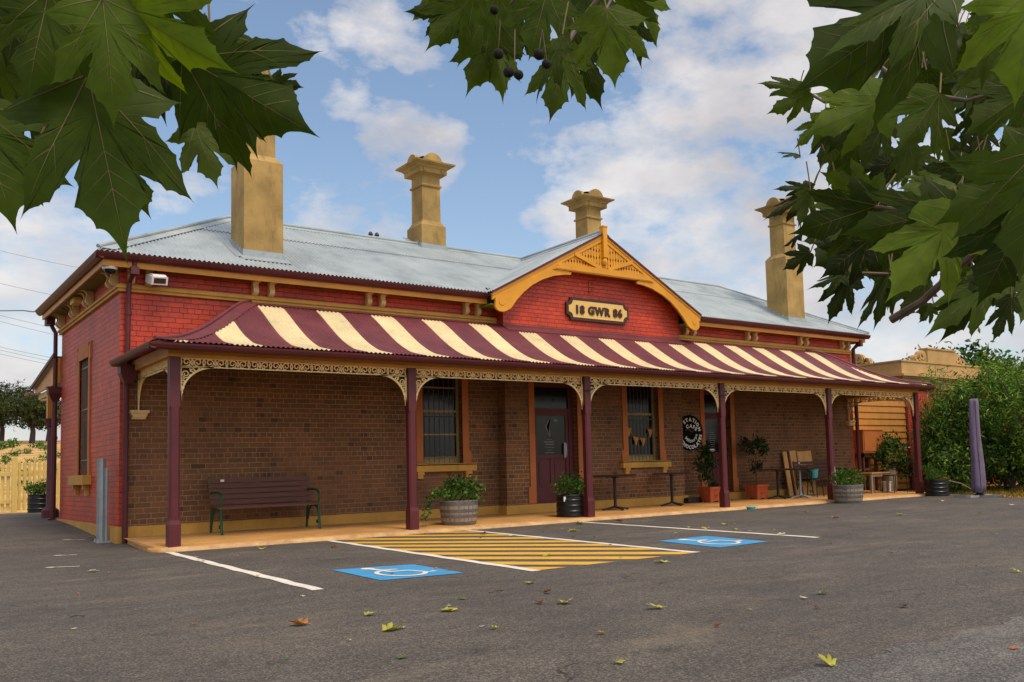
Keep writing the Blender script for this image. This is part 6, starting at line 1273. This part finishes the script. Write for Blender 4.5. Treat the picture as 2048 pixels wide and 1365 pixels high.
# ================================================================== plane leaves: hanging branches and fallen leaves
TIPS = [((.10,-.07),.1),((.22,-.10),.22),((.34,-.06),.22),((.48,.03),.24),((.60,.10),.24),((.86,.22),.22),((.70,.29),.24),((.58,.37),.24),((.40,.37),.12),((.54,.47),.2),((.60,.58),.26),((.69,.67),.26),((.70,.80),.26),((.80,1.05),.2),((.64,.98),.26),((.52,.95),.26),((.43,.86),.24),((.205,.66),.10),((.29,.80),.18),((.29,.93),.26),((.35,1.03),.26),((.25,1.10),.26),((.21,1.20),.26),((.10,1.26),.24),((0,1.52),.14)]
def leafgeo(r_, fold=.18, droop=.18, teeth=True):
    """outline with jitter, three rings, veins; unit size, base at the origin, tip along +y"""
    sl_, sr = r_.uniform(.86,1.1), r_.uniform(.86,1.1); j = lambda: r_.uniform(-.018,.018)
    def half(sg, q):
        prev = (0,0); o = []
        for (x,y), dep in TIPS:
            tip = (x*q+j() if x else 0, y+j()*(1 if x else 0)); dx, dy = tip[0]-prev[0], tip[1]-prev[1]; l = math.hypot(dx,dy)
            mx, my = (prev[0]+tip[0])/2, (prev[1]+tip[1])/2; ex, ey = -dy, dx; el = l or 1
            cxx, cyy = mx+ex/el*l*dep*1.05, my+ey/el*l*dep*1.05
            for s in (.3,.6,.85): o.append(((1-s)**2*prev[0]+2*s*(1-s)*cxx+s*s*tip[0], (1-s)**2*prev[1]+2*s*(1-s)*cyy+s*s*tip[1]))
            o.append(tip); prev = tip
        return [(sg*a, b) for a, b in o]
    rt = half(1, sr); lf = half(-1, sl_)[:-1]
    out = [(0,.0)]+rt+lf[::-1]
    c = (0,.30); n = len(out); P_ = []
    for q in (1,.72,.42): P_ += [(c[0]+(x-c[0])*q, c[1]+(y-c[1])*q) for x,y in out]
    P_.append(c); F = []
    for k in (0,1):
        for i in range(n): F.append((k*n+i,k*n+(i+1)%n,(k+1)*n+(i+1)%n,(k+1)*n+i))
    for i in range(n): F.append((2*n+i,2*n+(i+1)%n,3*n))
    ph = r_.uniform(0,6); amp = r_.uniform(.03,.075)
    def zf(x, y): return -fold*abs(x)**1.25*1.0 - droop*max(0,y)**2*.6 + amp*math.sin(5.2*x+ph)*math.cos(4.1*y+ph) - .12*max(0,abs(x)-.5)
    V = [(x,y,zf(x,y)) for x,y in P_]
    veins = []
    lobes = [((0,0),(0,1.34)),((0,0),(.66*sr,.88)),((0,0),(-.66*sl_,.88)),((0,0),(.70*sr,.21)),((0,0),(-.70*sl_,.21))]
    for a, b in lobes: veins.append((a,b,.012))
    for s in (1,-1):
        for q, e in ((.62,(.27,.86)),(.78,(.29,1.0)),(.93,(.20,1.11))): veins.append(((0,q),(s*e[0],e[1]),.005))
        sx = sr if s == 1 else sl_
        for q, e in ((.45,(.54,.50)),(.65,(.63,.66)),(.6,(.44,.82))): veins.append(((s*.66*sx*q,.88*q),(s*e[0]*sx,e[1]),.0045))
    VV, VF = [], []
    for a, b, w_ in veins:
        dx, dy = b[0]-a[0], b[1]-a[1]; l = math.hypot(dx,dy); nx, ny = -dy/l, dx/l
        for off in (.006,-.006):
            o = len(VV); K = 7
            for k in range(K):
                t_ = k/(K-1); x, y = a[0]+dx*t_, a[1]+dy*t_; ww = w_*(1-.8*t_)
                for s in (1,-1): px, py = x+nx*ww*s/2, y+ny*ww*s/2; VV.append((px,py,zf(px,py)+off))
            VF += [(o+2*k,o+2*k+1,o+2*k+3,o+2*k+2) for k in range(K-1)]
    return V, F, VV, VF
def hang(name, label, leaves, twigs, loc, seed, balls=()):
    t_ = thing('plane_tree_branch', label, 'branch', loc); r_ = random.Random(seed); m = MB(); mv = MB(); ms = MB()
    cp = Vector(CAM['loc'])
    for L_ in leaves:
        B = Vector(L_[0:3]); T = Vector(L_[3:6]); y = T-B; ln = y.length; y.normalize(); mid = (B+T)/2
        n = cp-mid; n = (n - y*n.dot(y)).normalized()
        n = Matrix.Rotation(math.radians(L_[6]+r_.uniform(-8,8)),3,y) @ n; x = y.cross(n); s_ = ln/1.46
        V, F, VV, VF = leafgeo(r_, r_.uniform(.1,.4), r_.uniform(.0,.25))
        sg = -1; X = x*s_*L_[7]*.92
        f = lambda p: B + X*p[0] + y*s_*p[1] + n*s_*p[2]*sg*-1
        m.add([f(p) for p in V], F); mv.add([f(p) for p in VV], VF)
        st = B - y*s_*.35 + Vector((r_.uniform(-.02,.02),r_.uniform(-.02,.02),.05)); ms.tube([B+n*.001, B.lerp(st,.5)+Vector((0,0,.004)), st], .0016*max(1,ln*5), 5)
    m.build('foliage', M['plane_leaf'], t_, fix=False, smooth='all'); mv.build('leaf_veins', M['vein'], t_, fix=False); ms.build('leaf_stalks', M['vein'], t_, fix=False)
    for k, tw in enumerate(twigs):
        if len(tw) < 2: continue
        m = MB(); m.tube(tw, (.009 if k == 0 else .0045) if not (balls and k > 2) else .0013, 7, taper=.6); m.build('twig', M['bark'], t_, smooth=True)
    for b in balls:
        m = MB(); x,y,z,r = b; R1 = random.Random(int(x*1e4))
        m.lathe([(r*math.sin(PI*k/10), -r*math.cos(PI*k/10)) for k in range(11)], (x,y,z), 14, cap=False)
        for k in range(220):
            u = Vector((R1.gauss(0,1),R1.gauss(0,1),R1.gauss(0,1))).normalized(); s_ = u.orthogonal()*r*.05; c = Vector((x,y,z)); m.add([c+u*r*.96+s_, c+u*r*.96-s_, c+u*r*1.17], [(0,1,2)])
        m.build('seed_ball', M['seed'], t_, fix=False, smooth='all')
hang('a', 'large dark plane leaves hanging in the top left corner', LEAF_L, TWIGS['L'], tuple(LEAF_L[0][:3]), 5)
hang('b', 'plane tree sprig with round seed balls hanging at top centre', LEAF_C, TWIGS['C'], tuple(LEAF_C[0][:3]), 6, BALLS)
hang('c', 'big mass of plane leaves on thick twigs filling the upper right', LEAF_R, TWIGS['R'], tuple(LEAF_R[0][:3]), 7)
r_ = random.Random(77)
FALLEN += [(r_.uniform(-3.5,9), r_.uniform(-12.5,-3.2), r_.uniform(.02,.045), r_.choice('yptbb')) for k in range(46)]
FC = {'y':('yellow-green','b2ad48'),'g':('green','5f7a2c'),'t':('tan','b5794a'),'b':('brown','70381f'),'o':('orange','c4702c'),'p':('pale','c9c2a0')}
FM = {k: leafmat('fallen leaf '+v[0], [(0,v[1]),(1,v[1])], .1, .7) for k,v in FC.items()}
FLAB = {0:'curled tan fallen leaf in front of the near blue bay symbol',1:'small yellow-green fallen leaf right of the curled tan leaf',2:'large yellow-green fallen leaf in front of the near blue bay symbol',3:'pale green fallen leaf behind and right of the large yellow-green one',
 4:'dark green folded leaf on the asphalt below the hatched area',6:'green fallen leaf lying alone near the bottom edge',8:'green curled leaf on the asphalt close to the first two posts',9:'tan rolled leaf beside the start of the second white line',
 11:'yellow-green fallen leaf below the end of the second white line',14:'flat yellow-green leaf with a pale tip in mid car park',15:'arched yellow-green leaf near the middle of the car park',16:'upright green leaf right of the hatched yellow area',
 18:'pale spread leaf on the right side of the car park',20:'small orange leaf below the pale spread leaf',21:'red-brown leaf right of centre on bare asphalt',22:'yellow leaf fragment low in the car park, right of centre',23:'bright yellow-green leaf at the crack near the bottom right',
 24:'green leaf lying on the yellow hatching',26:'yellow-green leaf near the kerb by the third post',27:'brown curled leaf at the kerb right of the third post',28:'brown curled leaf on the third white line beside the kerb',30:'bright lime leaf standing up beyond the last white line',31:'green leaf beside the last white line',
 34:'pale folded leaf between the last white line and the kerb',42:'dark red-brown leaf near the right edge of the car park',43:'orange leaf on the older asphalt at the right edge',44:'pale leaf scrap below the white paint marks',41:'yellow-green leaf cut by the right edge'}
for k,(x,y,w_,c) in enumerate(FALLEN):
    r_ = random.Random(100+k); V, F, VV, VF = leafgeo(r_, r_.uniform(-.35,.05), r_.uniform(-.3,.1)); m = MB(); s_ = w_/1.25
    curl = .55 if c in 'btoy' else .3
    a = r_.uniform(0,2*PI); R3 = Matrix.Rotation(a,3,'Z') @ Matrix.Rotation(r_.uniform(-.25,.45)*curl,3,'X'); g = gz(x,y)
    V2 = [R3 @ Vector((p[0]*(1-.25*curl), p[1]-.55, p[2]+curl*.5*abs(p[0])**1.6)) for p in V]; zmin = min(p.z for p in V2)
    m.add([(x+p.x*s_, y+p.y*s_, g+.008+(p.z-zmin)*s_) for p in V2], F)
    st = Vector((0,-.55,0)); b0 = R3 @ st; b1 = R3 @ Vector((.08,-1.0,.1)); m.tube([(x+b0.x*s_,y+b0.y*s_,g+.012+(b0.z-zmin)*s_),(x+b1.x*s_,y+b1.y*s_,g+.014)], .0022, 4)
    o = m.build('fallen_leaf', FM[c], None, fix=False, smooth='all', loc=(x,y,g))
    tag(o, FLAB.get(k, 'tiny fallen leaf scrap scattered on the asphalt'), 'leaf', 'fallen plane leaves on the car park')
for (x,y,a,l,lb) in ((.78,-9.55,.3,.17,'short brown twig lying on the asphalt below the hatching'),(-2.0,-8.2,-.5,.1,'short dark twig lying on the asphalt at lower left')):
    m = MB(); m.tube([(x,y,.042),(x+.5*l*math.cos(a),y+.5*l*math.sin(a),.050),(x+l*math.cos(a),y+l*math.sin(a),.043)], .005, 6); tag(m.build('fallen_twig', M['bark'], smooth=True), lb, 'twig')
